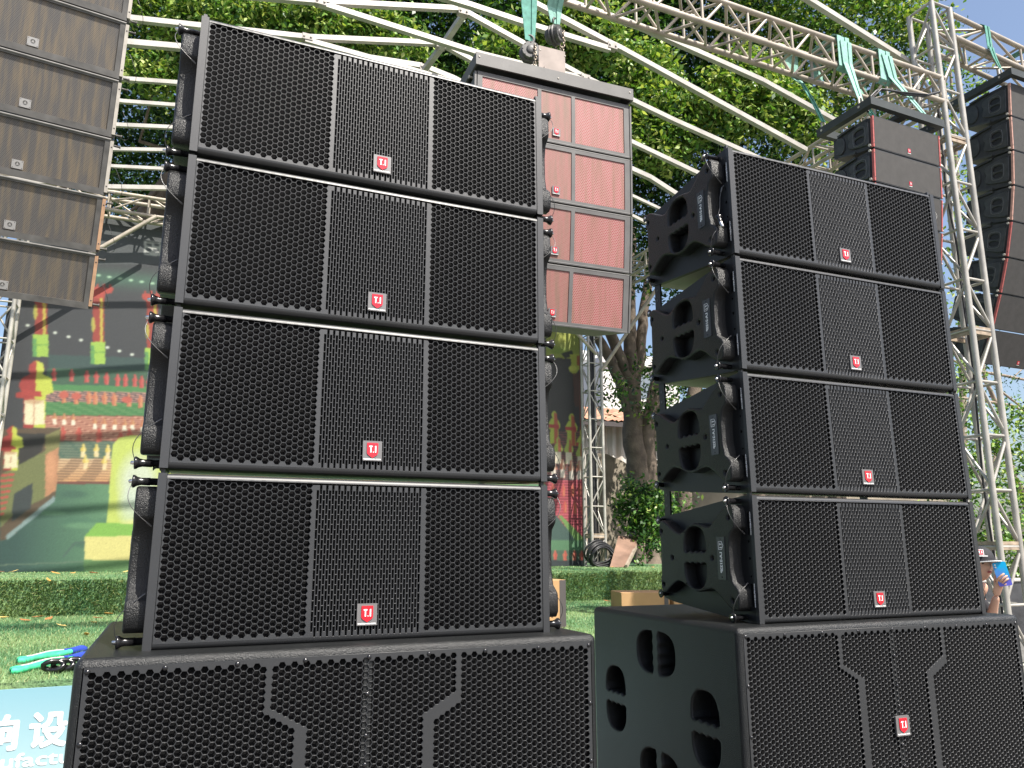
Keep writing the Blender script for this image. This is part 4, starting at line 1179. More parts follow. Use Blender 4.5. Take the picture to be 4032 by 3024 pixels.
# black cables slung along the beam and down the tower
mb = MB()
mb.tube([at(3418,440,6.9), at(3428,380,6.95), at(3450,358,7.0), at(3500,352,7.1), at(3560,372,7.2), at(3640,378,7.35), at(3700,362,7.5)], .012, 7)
mb.tube([at(3430,395,7.0), at(3470,350,7.0), at(3540,362,7.15), at(3650,372,7.35)], .009, 7)
tag(mb.build('power_cable', M['blackcable']), 'black cables looping under the beam behind the small array', 'cable')
mb = MB(); mb.tube([(6.75, 4.80, 6.0), (6.80, 4.85, 5.5), (6.74, 4.82, 5.0), (6.84, 4.85, 4.5), (6.80, 4.83, 4.0), (6.86, 4.86, 3.2), (6.80, 4.86, 2.2), (6.84, 4.86, 1.0), (6.83, 4.85, GZ)], .010, 7)
tag(mb.build('power_cable', M['blackcable']), 'thin black cable running down inside the tall right tower', 'cable')
mb = MB(); mb.tube([(6.44, 11.55, 6.2), (6.445, 11.56, 3.5), (6.45, 11.55, UZ+.05)], .028, 8); mb.tube([(6.50, 11.56, 6.2), (6.49, 11.58, 3.4), (6.52, 11.55, UZ+.05)], .016, 8)
tag(mb.build('power_cable', M['blackcable']), 'thick black cables running down inside the slender back tower', 'cable')
mb = MB()
for k in range(9):
    R = .20+.02*(k % 3); cx, cz = 6.42+.02*(k % 2), UZ+.16+.01*k
    mb.tube([(cx+R*math.cos(a)*1.05, 11.25+.04*k/2+.05*math.sin(2*a), cz+R*.78*math.sin(a)) for a in np.linspace(0, 6.28, 22)], .016, 6, caps=False)
tag(mb.build('cable_coil', M['blackcable']), 'coil of black cable lying at the foot of the slender back tower', 'cable coil')

# ------------------------------------------------------------------ printed backdrop (picture painted into the sheet's own colours)
BY = 11.85
def build_backdrop():
    x0, x1, z0, z1, st = -2.35, 6.45, 1.285, 6.25, 0.012
    nx, nz = int((x1-x0)/st), int((z1-z0)/st)
    X = np.linspace(x0, x1, nx+1); Z = np.linspace(z0, z1, nz+1); XX, ZZ = np.meshgrid(X, Z)
    d = np.stack([XX, np.full_like(XX, BY), ZZ-1.6], -1); D = d@_fw
    px = 2016+FPX*(d@_rt)/D; py = 1512-FPX*(d@_up)/D
    col = np.zeros(XX.shape+(3,)); col[:] = (58, 60, 64)
    rs = np.random.default_rng(3)
    def mixc(mask, c, a=1.0):
        m = (mask.astype(float)*a)[..., None]; col[:] = col*(1-m)+np.array(c, float)*m
    def rect(ax, ay, bx, by, c, a=1.0): mixc((px >= ax) & (px <= bx) & (py >= ay) & (py <= by), c, a)
    def ell(cx, cy, rx, ry, c, a=1.0, soft=False):
        r = ((px-cx)/rx)**2+((py-cy)/ry)**2
        mixc(np.clip(1.3-r, 0, 1) if soft else (r < 1), c, a)
    def poly(P, c, a=1.0):
        m = np.zeros(px.shape, bool); n = len(P)
        for i in range(n):
            (ax, ay), (bx, by) = P[i], P[(i+1) % n]
            if ay == by: continue
            cr = ((ay > py) != (by > py)) & (px < (bx-ax)*(py-ay)/(by-ay)+ax); m ^= cr
        mixc(m, c, a)
    def line(ax, ay, bx, by, w, c, a=1.0):
        dx, dy = bx-ax, by-ay; L = dx*dx+dy*dy; t = np.clip(((px-ax)*dx+(py-ay)*dy)/L, 0, 1)
        mixc(np.hypot(px-ax-t*dx, py-ay-t*dy) < w, c, a)
    def vgrad(ya, yb, ca, cb, xa=-1e9, xb=1e9):
        t = np.clip((py-ya)/(yb-ya), 0, 1)[..., None]; m = ((py >= ya) & (py < yb) & (px > xa) & (px < xb))[..., None]
        col[:] = np.where(m, np.array(ca)*(1-t)+np.array(cb)*t, col)
    sk = (px-300)*0.10         # rows of the picture fall slightly to the right here
    qy = py-sk*np.clip((1700-py)/900, 0, 1)
    def band(ya, yb, c, xa=-1e9, xb=1e9, a=1.0): mixc((qy >= ya) & (qy < yb) & (px > xa) & (px < xb), c, a)
    vgrad(-900, 1040, (66, 70, 72), (76, 82, 84))
    t = np.exp(-((qy-1088)/34)**2); col[:] = col*(1-.45*t[..., None])+np.array((70, 150, 105))*.45*t[..., None]
    for k in range(40): ell(400+k*42.5-12, 1084+k*6.4, 10, 5, (190, 240, 190), .9, True)
    for a, b in ((109,1281),(217,1310),(270,1326),(319,1339),(423,1368),(470,1382),(520,1396)): ell(a, b, 9, 6, (225, 235, 215), 1, True)
    # stairs and terraces
    R = 2150
    band(1400, 1452, (52, 78, 74), 190, R); band(1452, 1516, (58, 96, 70), 185, R)
    band(1516, 1540, (70, 140, 72), 180, R)
    for k in range(8): band(1540+k*5.6, 1543+k*5.6, (228, 150, 132), 180, R, .9)
    band(1583, 1636, (62, 130, 66), 180, R)
    for k in range(6): band(1588+k*8, 1590+k*8, (120, 165, 95), 180, R, .6)
    band(1636, 1737, (150, 70, 56), 172, R)
    for k in range(12): band(1640+k*8, 1644+k*8, (236, 178, 140), 172, R, .85)
    band(1737, 1805, (74, 104, 84), 225, R)
    for k in range(6): band(1742+k*11, 1745+k*11, (170, 150, 120), 225, R, .5)
    band(1805, 1897, (128, 92, 66), 200, R)
    for k in range(9): band(1807+k*10.3, 1812+k*10.3, (250, 205-4*k, 150-6*k), 175, R, .9)
    band(1897, 1906, (120, 60, 50), 170, R)
    m = (py > 1885) & (px < R)
    tt = np.clip((px-60)/420, 0, 1)[..., None]
    col[:] = np.where(((qy > 1906) & (px < R))[..., None], np.array((44, 78, 72))*(1-tt)+np.array((94, 150, 100))*tt, col)
    for k in range(14):
        ell(200+k*35+rs.uniform(-40, 40), 1980+rs.uniform(-60, 170), rs.uniform(40, 90), rs.uniform(8, 26), [(60,110,84),(110,166,112),(48,86,74)][k % 3], .5, True)
    # columns
    for cx, top, base, w in ((162, 1100, 1317, 25), (388, 1170, 1346, 23), (600, 1197, 1370, 22), (820, 1220, 1392, 22)):
        rect(cx-w, top, cx+w, base, (168, 52, 40)); rect(cx+w*.25, top, cx+w*.75, base, (206, 196, 52), .9); ell(cx-w*.9, (top+base)/2+20, w*.35, 30, (196, 200, 60), .8)
        rect(cx-w*1.35, base, cx+w*1.15, base+88, (160, 205, 62)); rect(cx-w*1.35, base+15, cx-w*.7, base+88, (70, 150, 80), .8); rect(cx-w*1.5, base+38, cx+w*1.25, base+44, (110, 170, 60), .8)
        poly([(cx-w*1.9, top-42), (cx+w*2.6, top-36), (cx+w*2.3, top-16), (cx+w*1.2, top-12), (cx+w, top+4), (cx-w, top+4), (cx-w*1.2, top-14), (cx-w*1.8, top-20)], (196, 62, 48))
        for j in range(4): rect(cx-w*1.5+j*w*1.1, top-52, cx-w*1.1+j*w*1.1, top-38, (196, 62, 48))
    # square emblem
    def rr(ax, ay, bx, by, c):
        s = .10; dy = lambda x: (x-ax)*s
        poly([(ax, ay), (bx, ay+(bx-ax)*s), (bx, by+(bx-ax)*s), (ax, by)], c)
    rr(567, 946, 635, 1003, (196, 198, 190))
    for (a, b, c, d) in ((578,959,597,968),(607,959,626,968),(576,977,595,988)): rr(a, b, c, d, (70, 76, 78))
    poly([(604,981),(624,984),(622,993),(604,991)], (70, 76, 78)); rr(578, 950, 626, 952, (70, 76, 78)); rr(574, 995, 622, 996.5, (70, 76, 78))
    # small statues in rows
    def figure(cx, top, h, w, c1, c2, c3=None):
        ell(cx, top+h*.12, w*.20, h*.12, c1)
        poly([(cx-w*.22, top+h*.22), (cx+w*.22, top+h*.22), (cx+w*.48, top+h*.42), (cx+w*.42, top+h*.55), (cx+w*.3, top+h*.55), (cx+w*.36, top+h), (cx-w*.36, top+h), (cx-w*.3, top+h*.55), (cx-w*.42, top+h*.55), (cx-w*.48, top+h*.42)], c1)
        poly([(cx, top+h*.04), (cx+w*.2, top+h*.1), (cx+w*.3, top+h*.4), (cx+w*.3, top+h), (cx, top+h)], c2)
        if c3: poly([(cx-w*.3, top+h*.55), (cx+w*.3, top+h*.55), (cx+w*.34, top+h), (cx-w*.34, top+h)], c3)
    rd, pk = (196, 60, 54), (214, 88, 78)
    for x, y in ((213,1450),(282,1452),(342,1457),(379,1460),(420,1464),(463,1470),(494,1472),(531,1474),(558,1479),(586,1482),(625,1486),(665,1490),(705,1493)): figure(x, y, 50, 26, rd, pk)
    for x, y in ((252,1537),(300,1542),(350,1540),(375,1542),(412,1543),(450,1547),(508,1552),(553,1556),(600,1560),(650,1562)): figure(x, y, 50, 28, (208,104,70), (222,140,86)); 
    for x, y in ((252,1537),(300,1542),(500,1556)): ell(x, y+18, 20, 14, (206, 84, 66))
    for x, y in ((215,1625),(252,1627),(288,1629),(373,1644),(410,1645),(452,1647),(491,1650),(522,1648),(562,1656),(600,1660)): figure(x, y, 46, 24, (196,110,70), (214,150,90), (240,228,200))
    for x, y in ((247,1678),(310,1682),(390,1688),(475,1700),(510,1690)): figure(x, y, 52, 28, (214,84,64), (206,70,58))
    for x, y in ((328,1747),(380,1747),(425,1750),(337,1792),(411,1795)): figure(x, y, 54, 26, (226,190,70), (236,214,120), (238,210,150))
    # pedestals, left
    poly([(0,1690),(240,1683),(218,1955),(40,2120),(0,2130)], (92, 72, 52)); poly([(45,1705),(180,1708),(165,1775),(60,1860)], (46, 44, 42))
    poly([(178,1715),(238,1688),(222,1930),(176,1960)], (196, 128, 84)); poly([(178,1715),(238,1688),(234,1760),(178,1790)], (128, 124, 66)); ell(200, 1840, 22, 60, (226, 150, 100), .7, True)
    poly([(0,1870),(178,1775),(178,1960),(60,2020),(0,2080)], (112, 118, 64)); poly([(55,1945),(130,1900),(122,2000),(45,2055)], (52, 60, 62)); poly([(20,2112),(215,1950),(215,1975),(30,2125)], (124, 150, 150))
    for k in range(8): poly([(0,1868+k*22),(60-k*6,1862+k*22),(58-k*6,1872+k*22),(0,1878+k*22)], (196, 74, 60))
    # large statues
    def big(cx, top, s, half):
        P = [(-70,70),(-58,40),(-25,22),(25,22),(60,40),(68,95),(38,105),(34,235),(-52,235),(-50,120),(-80,118),(-82,96),(-60,92)]
        poly([(cx+x*s, top+y*s) for x, y in P], (176, 48, 42)); ell(cx, top+2*s, 31*s, 29*s, (180, 50, 44)); ell(cx, top-22*s, 14*s, 9*s, (180, 60, 44))
        Pr = [(0,22),(25,22),(60,40),(68,95),(38,105),(34,235),(-10,235),(-6,110)]
        poly([(cx+x*s, top+y*s) for x, y in Pr], (200, 212, 56))
        mixc(((px-cx)/(31*s))**2+((py-top-2*s)/(29*s))**2 < 1, (206, 216, 60), .9) if half < 0 else poly([(cx, top-30*s), (cx+26*s, top-20*s), (cx+31*s, top+4*s), (cx+24*s, top+28*s), (cx, top+30*s)], (206, 216, 60))
        poly([(cx-46*s, top+125*s), (cx+32*s, top+125*s), (cx+32*s, top+222*s), (cx-48*s, top+222*s)], (234, 222, 176)); ell(cx-10*s, top+130*s, 40*s, 12*s, (190, 130, 80), .6, True)
        poly([(cx-60*s, top+82*s), (cx+20*s, top+92*s), (cx+20*s, top+112*s), (cx-60*s, top+104*s)], (186, 52, 44)); line(cx-8*s, top+130*s, cx-10*s, top+220*s, 2*s, (200, 130, 90))
    big(143, 1450, 1.0, 1); big(48, 1697, .66, 1)
    # stele on its base
    poly([(418,2098),(440,1800),(444,1752),(470,1722),(515,1714),(640,1712),(680,1730),(690,2098)], (198, 214, 84))
    ell(545, 1905, 85, 130, (206, 216, 190), .95, True); ell(520, 2000, 60, 80, (196, 214, 200), .6, True); ell(560, 2070, 80, 30, (232, 224, 120), .8, True)
    poly([(333,2111),(382,2058),(720,2070),(760,2111)], (126, 190, 62)); rect(333, 2111, 760, 2205, (226, 212, 116)); 
    band(2205, 2300, (98, 146, 80), 330, R)
    line(250, 2190, 297, 2136, 3, (66, 92, 84)); line(297, 2136, 333, 2135, 3, (66, 92, 84)); line(0, 2225, 330, 2212, 2, (96, 120, 96))
    # a broad hidden middle part: repeat terraces already there; add green light and pale stele neighbours
    for k in range(9): ell(800+k*150, 1850, 60, 170, [(170,200,90),(196,206,120),(120,170,80)][k % 3], .5, True)
    # right end
    Rm = px > 2150
    mixc(Rm & (py < 1415), (148, 160, 52)); ell(2215, 1330, 40, 22, (190, 196, 60), .8, True); ell(2195, 1380, 40, 16, (120, 150, 40), .8, True); ell(2260, 1300, 50, 24, (206, 206, 70), .7, True)
    mixc(Rm & (py >= 1412) & (py < 1890), (62, 60, 58)); poly([(2150,1412),(2205,1408),(2245,1420),(2150,1425)], (60, 56, 50))
    poly([(2210,1392),(2252,1380),(2258,1398),(2225,1412)], (56, 58, 46)); poly([(2243,1396),(2282,1392),(2286,1450),(2262,1476),(2240,1460),(2250,1430)], (178, 186, 54)); rect(2282, 1330, 2300, 1900, (130, 60, 44)); rect(2272, 1400, 2282, 1440, (170, 84, 44))
    ell(2255, 1450, 16, 10, (206, 206, 70)); poly([(2255,1470),(2285,1470),(2290,1600),(2262,1600)], (104, 62, 48), .7)
    for k in range(22): mixc(Rm & (py >= 1890+k*11) & (py < 1897+k*11), (214, 76, 92)); mixc(Rm & (py >= 1897+k*11) & (py < 1901+k*11), (132, 34, 44))
    mixc(Rm & (py > 1700) & (py < 1890) & (((py*.11) % 1) < .45), (206, 84, 84), .6)
    for x, y, s in ((2182,1618,1.0),(2250,1628,1.0),(2292,1690,.9)):
        figure(x, y, 128*s, 52*s, (186, 204, 60), (196, 90, 60)); poly([(x-24, y+52), (x+20, y+56), (x+20, y+70), (x-24, y+66)], (190, 60, 54))
    for x, y in ((2198,1722),(2240,1724),(2286,1740)): figure(x, y, 104, 40, (176,196,70), (200,96,66), (238,222,190))
    for x, y in ((2180,1808),(2215,1806),(2250,1812),(2282,1812)): figure(x, y, 76, 28, (214,120,90), (230,190,160), (244,226,206))
    for x, y in ((2176,1902),(2218,1906),(2254,1906),(2282,1905),(2224,1972),(2263,1975),(2294,1978)): figure(x, y, 48, 20, (206,64,60), (216,110,70))
    poly([(2150,2010),(2190,2030),(2215,2060),(2275,2130),(2150,2140)], (62, 92, 84)); poly([(2196,2028),(2212,2030),(2300,2120),(2300,2150),(2268,2132)], (110, 158, 70)); 
    mixc(Rm & (py > 2126) & (py < 2168), (82, 134, 90)); mixc(Rm & (py >= 2168) & (py < 2206), (70, 100, 80))
    for x in (2186, 2225, 2262, 2290): figure(x, 2166, 42, 20, (214,100,74), (206,70,60))
    mixc(Rm & (py >= 2206), (48, 56, 62))
    # print softness: small blur and speckle
    for _ in range(2):
        c = col.copy(); c[1:-1, 1:-1] = (col[1:-1, 1:-1]*4+col[:-2, 1:-1]+col[2:, 1:-1]+col[1:-1, :-2]+col[1:-1, 2:])/8; col[:] = c
    col *= rs.normal(1, .025, col.shape[:2])[..., None]
    lum = col.mean(-1, keepdims=True); col = col*.80+lum*.20; col = col*.88+np.array((118, 124, 120))*.12  # desaturates, then blends a pale grey haze into the print colours
    c = np.clip(col, 0, 255)/255
    c = np.where(c <= .04045, c/12.92, ((c+.055)/1.055)**2.4)*PRINT_GAIN
    me = bpy.data.meshes.new('printed_backdrop')
    co = np.stack([XX, np.full_like(XX, 0.0), ZZ], -1).reshape(-1, 3)
    idx = np.arange((nx+1)*(nz+1)).reshape(nz+1, nx+1)
    q = np.stack([idx[:-1, :-1], idx[:-1, 1:], idx[1:, 1:], idx[1:, :-1]], -1).reshape(-1, 4)
    me.vertices.add(len(co)); me.vertices.foreach_set('co', co.astype(np.float32).ravel())
    me.loops.add(q.size); me.loops.foreach_set('vertex_index', q.astype(np.int32).ravel())
    me.polygons.add(len(q)); me.polygons.foreach_set('loop_start', np.arange(0, q.size, 4, dtype=np.int32)); me.update(calc_edges=True)
    a = me.color_attributes.new('tint', 'FLOAT_COLOR', 'POINT'); cc = np.ones((len(co), 4), np.float32); cc[:, :3] = c.reshape(-1, 3); a.data.foreach_set('color', cc.ravel())
    me.materials.append(M['print'])
    root = empty('printed_backdrop', (0, BY, 0)); o = bpy.data.objects.new('printed_sheet', me); COL.objects.link(o); o.parent = root
    mb = MB(); mb.box(x0, x1, .004, .05, z0-.004, z1); mb.build('backing_board', M['side'], root)
    tag(root, 'large printed stage backdrop showing rows of lit statues on terraced stairs', 'backdrop')
PRINT_GAIN = 0.66
build_backdrop()

# ------------------------------------------------------------------ buildings and walls behind
root = empty('shed', (8, 20, UZ-1))
mb = MB(); W_ = 12.0; H_ = 4.95; n = 160; vs = []
for i in range(n+1):
    x = W_*i/n; y = .03*math.sin(i*math.pi/2); vs += [(x, y, 0), (x, y, H_)]
mb.add(vs, [(2*i, 2*i+2, 2*i+3, 2*i+1) for i in range(n)], 0); mb.box(0, W_, .06, 5, 0, H_-.02); mb.build('wall', M['corrug'], root)
mb = MB(); vs = []
for i in range(n+1):
    x = -.3+(W_+.6)*i/n; dz = .03*math.sin(i*math.pi/2); vs += [(x, -.5, H_+.02+dz), (x, 2.6, H_+1.0+dz), (x, 5.4, H_+dz)]
mb.add(vs, [(3*i+j, 3*i+3+j, 3*i+4+j, 3*i+1+j) for i in range(n) for j in (0, 1)], 0); mb.build('roof', M['rustroof'], root)
mb = MB(); mb.box(-.3, W_+.3, -.52, -.46, H_-.16, H_-.02); mb.build('gutter', M['tape'], root)
tag(root, 'white corrugated shed with a rusty sheet roof behind the tree trunk', 'shed')
def block(x0, x1, y0, y1, z1, floors, cols, label, m):
    root = empty('apartment_building', (x0, y0, 0)); mb = MB(); mb.box(0, x1-x0, 0, y1-y0, 0, z1); mb.build('wall', m, root)
    mb = MB(); mb.box(-.2, x1-x0+.2, -.2, .0-.003, z1-.35, z1+.15); mb.build('cornice', m, root)
    for f in range(floors):
        for c in range(cols):
            a = (x1-x0)*(c+.28)/cols; z = z1-1.9-f*2.1
            if z < 3: continue
            mb = MB(); mb.box(a, a+(x1-x0)*.4/cols, -.02, .01, z, z+1.2); w = mb.build('window', M['pane'], root)
            mb = MB(); mb.box(a-.08, a+(x1-x0)*.4/cols+.08, -.12, -.022, z-.12, z-.02); mb.build('sill', m, w)
    for f in range(floors):
        mb = MB(); mb.box(0, x1-x0, -.05, -.004, z1-2.6-f*2.1, z1-2.5-f*2.1)
    tag(root, label, 'building'); return root
block(17.3, 21.5, 30, 38, 10.2, 1, 1, 'pale cream building standing beyond the shed, seen behind the tree', M['paleblock'])
M['greyblock'] = mat('grey_render', (0.50, 0.51, 0.52), 0.8, noise=(1, .08))
block(19.2, 21.9, 36, 44, 11.9, 4, 3, 'tall grey apartment block glimpsed behind the slender tower', M['greyblock'])
mb = MB(); top = []; xx = 8.9
rs_ = random.Random(5)
while xx < 21: top.append((xx, 3.75-.55*min(1, max(0, (xx-9.2)/1.6))+rs_.uniform(-.10, .10))); xx += rs_.uniform(.12, .5)
poly_ = [(8.9, UZ-.2)]+[(21, UZ-.2)]+top[::-1]
mb.prism(ccw(poly_), lambda u, v, d: (u, 16+d, v), 0, .3); o = mb.build('concrete_wall', M['concrete']); tag(o, 'old stained concrete wall with a broken top edge behind the stage', 'wall')

# leaning board, props
P_ = [onz(2401, 2233, UZ+.01), onz(2467, 2233, UZ+.01), ony(2520, 2112, 11.75), ony(2435, 2110, 11.75)]
mb = MB(); nrm = np.cross(P_[1]-P_[0], P_[3]-P_[0]); nrm /= np.linalg.norm(nrm)
mb.add([tuple(p) for p in P_]+[tuple(p-nrm*.035) for p in P_], [(0,1,2,3),(7,6,5,4),(0,4,5,1),(1,5,6,2),(2,6,7,3),(3,7,4,0)])
o = mb.build('wooden_board', M['wood']); tag(o, 'brown wooden board leaning beside the slender back tower', 'board')
mb = MB(); mb.bar(onz(2480, 2233, UZ+.02)+np.array([.12,.3,0]), ony(2522, 2118, 11.9), .035, .06); o = mb.build('wooden_post', M['barkpale']); tag(o, 'pale wooden post standing behind the leaning brown board', 'post')

# right background: tarpaulin barrier, tent roof
root = empty('barrier', (9.8, 9.3, GZ)); mb = MB(); vs = []; n = 60
for i in range(n+1):
    x = 6*i/n; vs += [(x, .05*math.sin(i*.9)+.03*math.sin(i*2.3), 0), (x, .03*math.sin(i*1.1+1), .45), (x, 0, .90)]
mb.add(vs, [(3*i+j, 3*i+3+j, 3*i+4+j, 3*i+1+j) for i in range(n) for j in (0, 1)], 0, True); mb.build('tarpaulin', M['tarp'], root)
mb = MB(); mb.tube([(0, 0, .92), (6, 0, .92)], .035, 8); mb.build('rail', M['offwhite'], root)
for k in range(4): mb = MB(); mb.tube([(k*2, .08, 0), (k*2, .08, .9)], .03, 8); mb.build('post', M['offwhite'], root)
tag(root, 'low barrier draped in dark tarpaulin with a pale top rail behind the person', 'barrier')
tp = ony(4075, 2205, 13); root = empty('tent', (tp[0], tp[1], GZ)); mb = MB()
mb.add([(-1.1,-1.1,tp[2]-.45-GZ),(1.1,-1.1,tp[2]-.45-GZ),(1.1,1.1,tp[2]-.45-GZ),(-1.1,1.1,tp[2]-.45-GZ),(0,0,tp[2]-GZ)], [(0,1,4),(1,2,4),(2,3,4),(3,0,4),(3,2,1,0)]); mb.build('canopy', M['offwhite'], root)
for a in (-1.05, 1.05):
    for b in (-1.05, 1.05): mb = MB(); mb.tube([(a, b, 0), (a, b, tp[2]-.42-GZ)], .03, 8); mb.build('leg', M['offwhite'], root)
tag(root, 'small white tent at the far right edge behind the tower', 'tent')

# cartons on the lower stage
def carton(name, x, y, w, d, h, rz, label, printed):
    root = empty(name, (x, y, LZ+.002), RD(rz)); mb = MB(); rounded_box(mb, 0, w, 0, d, 0, h, .004, 1); mb.build('box', M['carton'], root)
    if printed == 1:
        mb = MB(); mb.box(w-.060, w+.0005, -.0018, .0, .002, h-.002); mb.build('dark_edge', M['tape'], root)
        mb = MB(); T = lambda a, c: (w-.165+a*.0-(-c)*1.0*0+c*1.0, -.0015, h*.62+a)
        for k, (t_, zz, sz) in enumerate((('LINE ARRAY', .66, .10), ('SPEAKER', .30, .07))):
            fit_text(mb, t_, sz, .018, lambda a, c, zz=zz: (w-.135+c, -.0015, h*zz-a))
        for k in range(4):
            cx, cz = w-.17, h*.88-k*.032
            mb.tube([(cx+.010*math.cos(a), -.0018, cz+.010*math.sin(a)) for a in np.linspace(0, 6.28, 9)], .0016, 4, caps=False)
        mb.build('print', M['ink'], root)
    else:
        mb = MB(); mb.box(w-.055, w-.012, -.0018, .0, .0, h-.0005); mb.box(w-.055, w-.012, -.0018, d*.4, h, h+.0018); mb.build('dark_tape', M['tape'], root)
    tag(root, label, 'carton', 'cardboard cartons on the stage'); return root
carton('cardboard_box', 2.45, 6.12, .68, .45, .40, 2, 'upright brown carton with printed marks just right of the left stack', 1)
ct = onz(2438, 2426, LZ); hC = ony(2438, 2333, ct[1])[2]-LZ
carton('cardboard_box', ct[0], ct[1]-.05, .50, .42, hC, -16, 'brown carton with a dark tape strip, left of the right stack on the turf', 2)
carton('cardboard_box', ct[0]+.53, ct[1]-.19, .55, .42, hC, -2, 'plain brown carton half hidden behind the right stack', 2)

# round slings left on the turf
def ground_loop(name, pa, pb, w, cols, label, zoff):
    a, b = onz(*pa, LZ+zoff), onz(*pb, LZ+zoff); root = empty(name, a); d = (b-a); L = np.linalg.norm(d); d /= L; s = np.array([-d[1], d[0], 0])
    P = []
    for k in range(26):
        t = k/25*2*math.pi; P.append(d*(L/2-L/2*math.cos(t))+s*(w*math.copysign(abs(math.sin(t))**.6, math.sin(t)))+np.array([0, 0, .004*math.sin(5*t)]))
    mb = MB(); mb.tube(P+P[:1], .017, 8, caps=False); mb.build('sling_cover', M[cols[0]], root)
    mb = MB(); mb.tube([p*.995+np.array([0, 0, .013]) for p in P[3:12]], .007, 6); mb.build('stripe', M['offwhite'], root)
    mb = MB(); mb.tube([p+np.array([0, 0, .001]) for p in P[8:18]], .020, 8); mb.build('sleeve', M['bluesleeve'], root)
    tag(root, label, 'sling', 'round slings lying on the turf')
M['bluesleeve'] = mat('blue_sleeve', (0.02, 0.05, 0.34), 0.6); M['brightgreen'] = mat('bright_green_sling', (0.05, 0.50, 0.25), 0.7, noise=(20, .3))
ground_loop('round_sling', (78, 2600), (330, 2555), .028, ('brightgreen',), 'bright green round sling with a blue sleeve, the farther one on the turf', .02)
ground_loop('round_sling', (52, 2640), (340, 2580), .030, ('brightgreen',), 'bright green round sling with a blue sleeve, the nearer one on the turf', .02)
mb = MB()
c = onz(250, 2625, LZ+.035)
for k in range(3): mb.tube([(c[0]+.05*math.cos(a)+k*.045-.05, c[1]+.02*k+.012*math.sin(a*2), c[2]+.025*math.sin(a)+.008) for a in np.linspace(0, 6.28, 12)], .014, 7, caps=False)
o = mb.build('shackle_pile', M['knob']); tag(o, 'small heap of black shackles lying by the green slings', 'shackles')

# ------------------------------------------------------------------ vegetation
def sprays(centres, rad, n_leaf, L, spread, droop=1.0):
    """leaf positions and tips: centres (n,3)"""
    n = len(centres); c = np.repeat(centres, n_leaf, 0); m = len(c)
    off = RNG.normal(0, 1, (m, 3))*np.array([spread, spread, spread*.85]); off[:, 2] -= droop*spread*RNG.random(m)*1.6
    return c+off

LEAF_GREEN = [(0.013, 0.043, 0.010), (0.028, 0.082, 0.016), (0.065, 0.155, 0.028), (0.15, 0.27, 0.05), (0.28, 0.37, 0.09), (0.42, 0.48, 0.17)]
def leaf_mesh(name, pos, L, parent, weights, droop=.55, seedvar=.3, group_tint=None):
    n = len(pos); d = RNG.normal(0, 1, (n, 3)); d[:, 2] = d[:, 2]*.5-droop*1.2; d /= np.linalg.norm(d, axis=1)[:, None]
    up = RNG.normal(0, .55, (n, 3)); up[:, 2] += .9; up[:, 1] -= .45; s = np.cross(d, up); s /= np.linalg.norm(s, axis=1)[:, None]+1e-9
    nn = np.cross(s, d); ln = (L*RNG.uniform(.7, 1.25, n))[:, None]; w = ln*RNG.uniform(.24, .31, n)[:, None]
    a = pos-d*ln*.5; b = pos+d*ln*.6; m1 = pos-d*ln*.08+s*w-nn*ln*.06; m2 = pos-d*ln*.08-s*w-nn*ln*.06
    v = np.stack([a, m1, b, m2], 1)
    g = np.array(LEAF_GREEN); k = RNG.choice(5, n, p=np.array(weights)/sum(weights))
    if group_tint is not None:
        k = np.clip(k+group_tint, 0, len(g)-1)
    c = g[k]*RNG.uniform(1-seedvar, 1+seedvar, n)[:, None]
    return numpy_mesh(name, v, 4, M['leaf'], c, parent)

def crown_points(blobs, per_m2, leaf_per, spread, front=True):
    """spray centres on lumpy shells; blobs = (centre, radii)"""
    P = []; T = []
    for c, r in blobs:
        c = np.array(c); r = np.array(r, float); area = 4*math.pi*(r.mean()**2); n = int(area*per_m2)
        u = RNG.normal(0, 1, (n, 3)); u /= np.linalg.norm(u, axis=1)[:, None]
        if front: u[:, 1] = np.where(RNG.random(n) < .72, -np.abs(u[:, 1]), u[:, 1])
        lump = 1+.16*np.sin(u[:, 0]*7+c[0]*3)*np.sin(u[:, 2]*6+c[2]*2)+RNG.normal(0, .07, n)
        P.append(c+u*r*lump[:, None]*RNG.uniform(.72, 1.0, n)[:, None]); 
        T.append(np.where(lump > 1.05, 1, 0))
    P = np.concatenate(P); T = np.concatenate(T)
    return sprays(P, 0, leaf_per, 0, spread), np.repeat(T, leaf_per)

def limb(mb, pts, r0, r1, n=9):
    pts = [Vector(p) for p in pts]; q = []
    for i in range(len(pts)-1):
        for k in range(4):
            t = k/4; p = pts[i].lerp(pts[i+1], t); q.append(p+Vector((random.uniform(-1,1), random.uniform(-1,1), 0))*r0*.12)
    q.append(pts[-1]); m = len(q)
    mb.tube(q, r0, n, rs=[r0+(r1-r0)*i/(m-1) for i in range(m)])

def blob(px, py, D, r): return (at(px, py, D), r)

def tree(name, label, trunks, branches, blobs, dens, per, spread, L, weights, group='trees behind the stage', inner=True, barkm='bark', front=True):
    base = trunks[0][0][0]; root = empty(name, base); o = np.array(base, float)
    mb = MB()
    for pts, r0, r1 in trunks: limb(mb, [np.array(p)-o for p in pts], r0, r1)
    mb.build('trunk', M[barkm], root)
    if branches:
        mb = MB()
        for pts, r0, r1 in branches: limb(mb, [np.array(p)-o for p in pts], r0, r1, 6)
        mb.build('branches', M[barkm], root)
    p, t = crown_points(blobs, dens, per, spread, front)
    leaf_mesh('crown', p-o, L, root, weights, group_tint=t)
    tag(root, label, 'tree', group)
    return root

ty = 14.5
def tp_(x, y, Y=ty): return tuple(ony(x, y, Y))
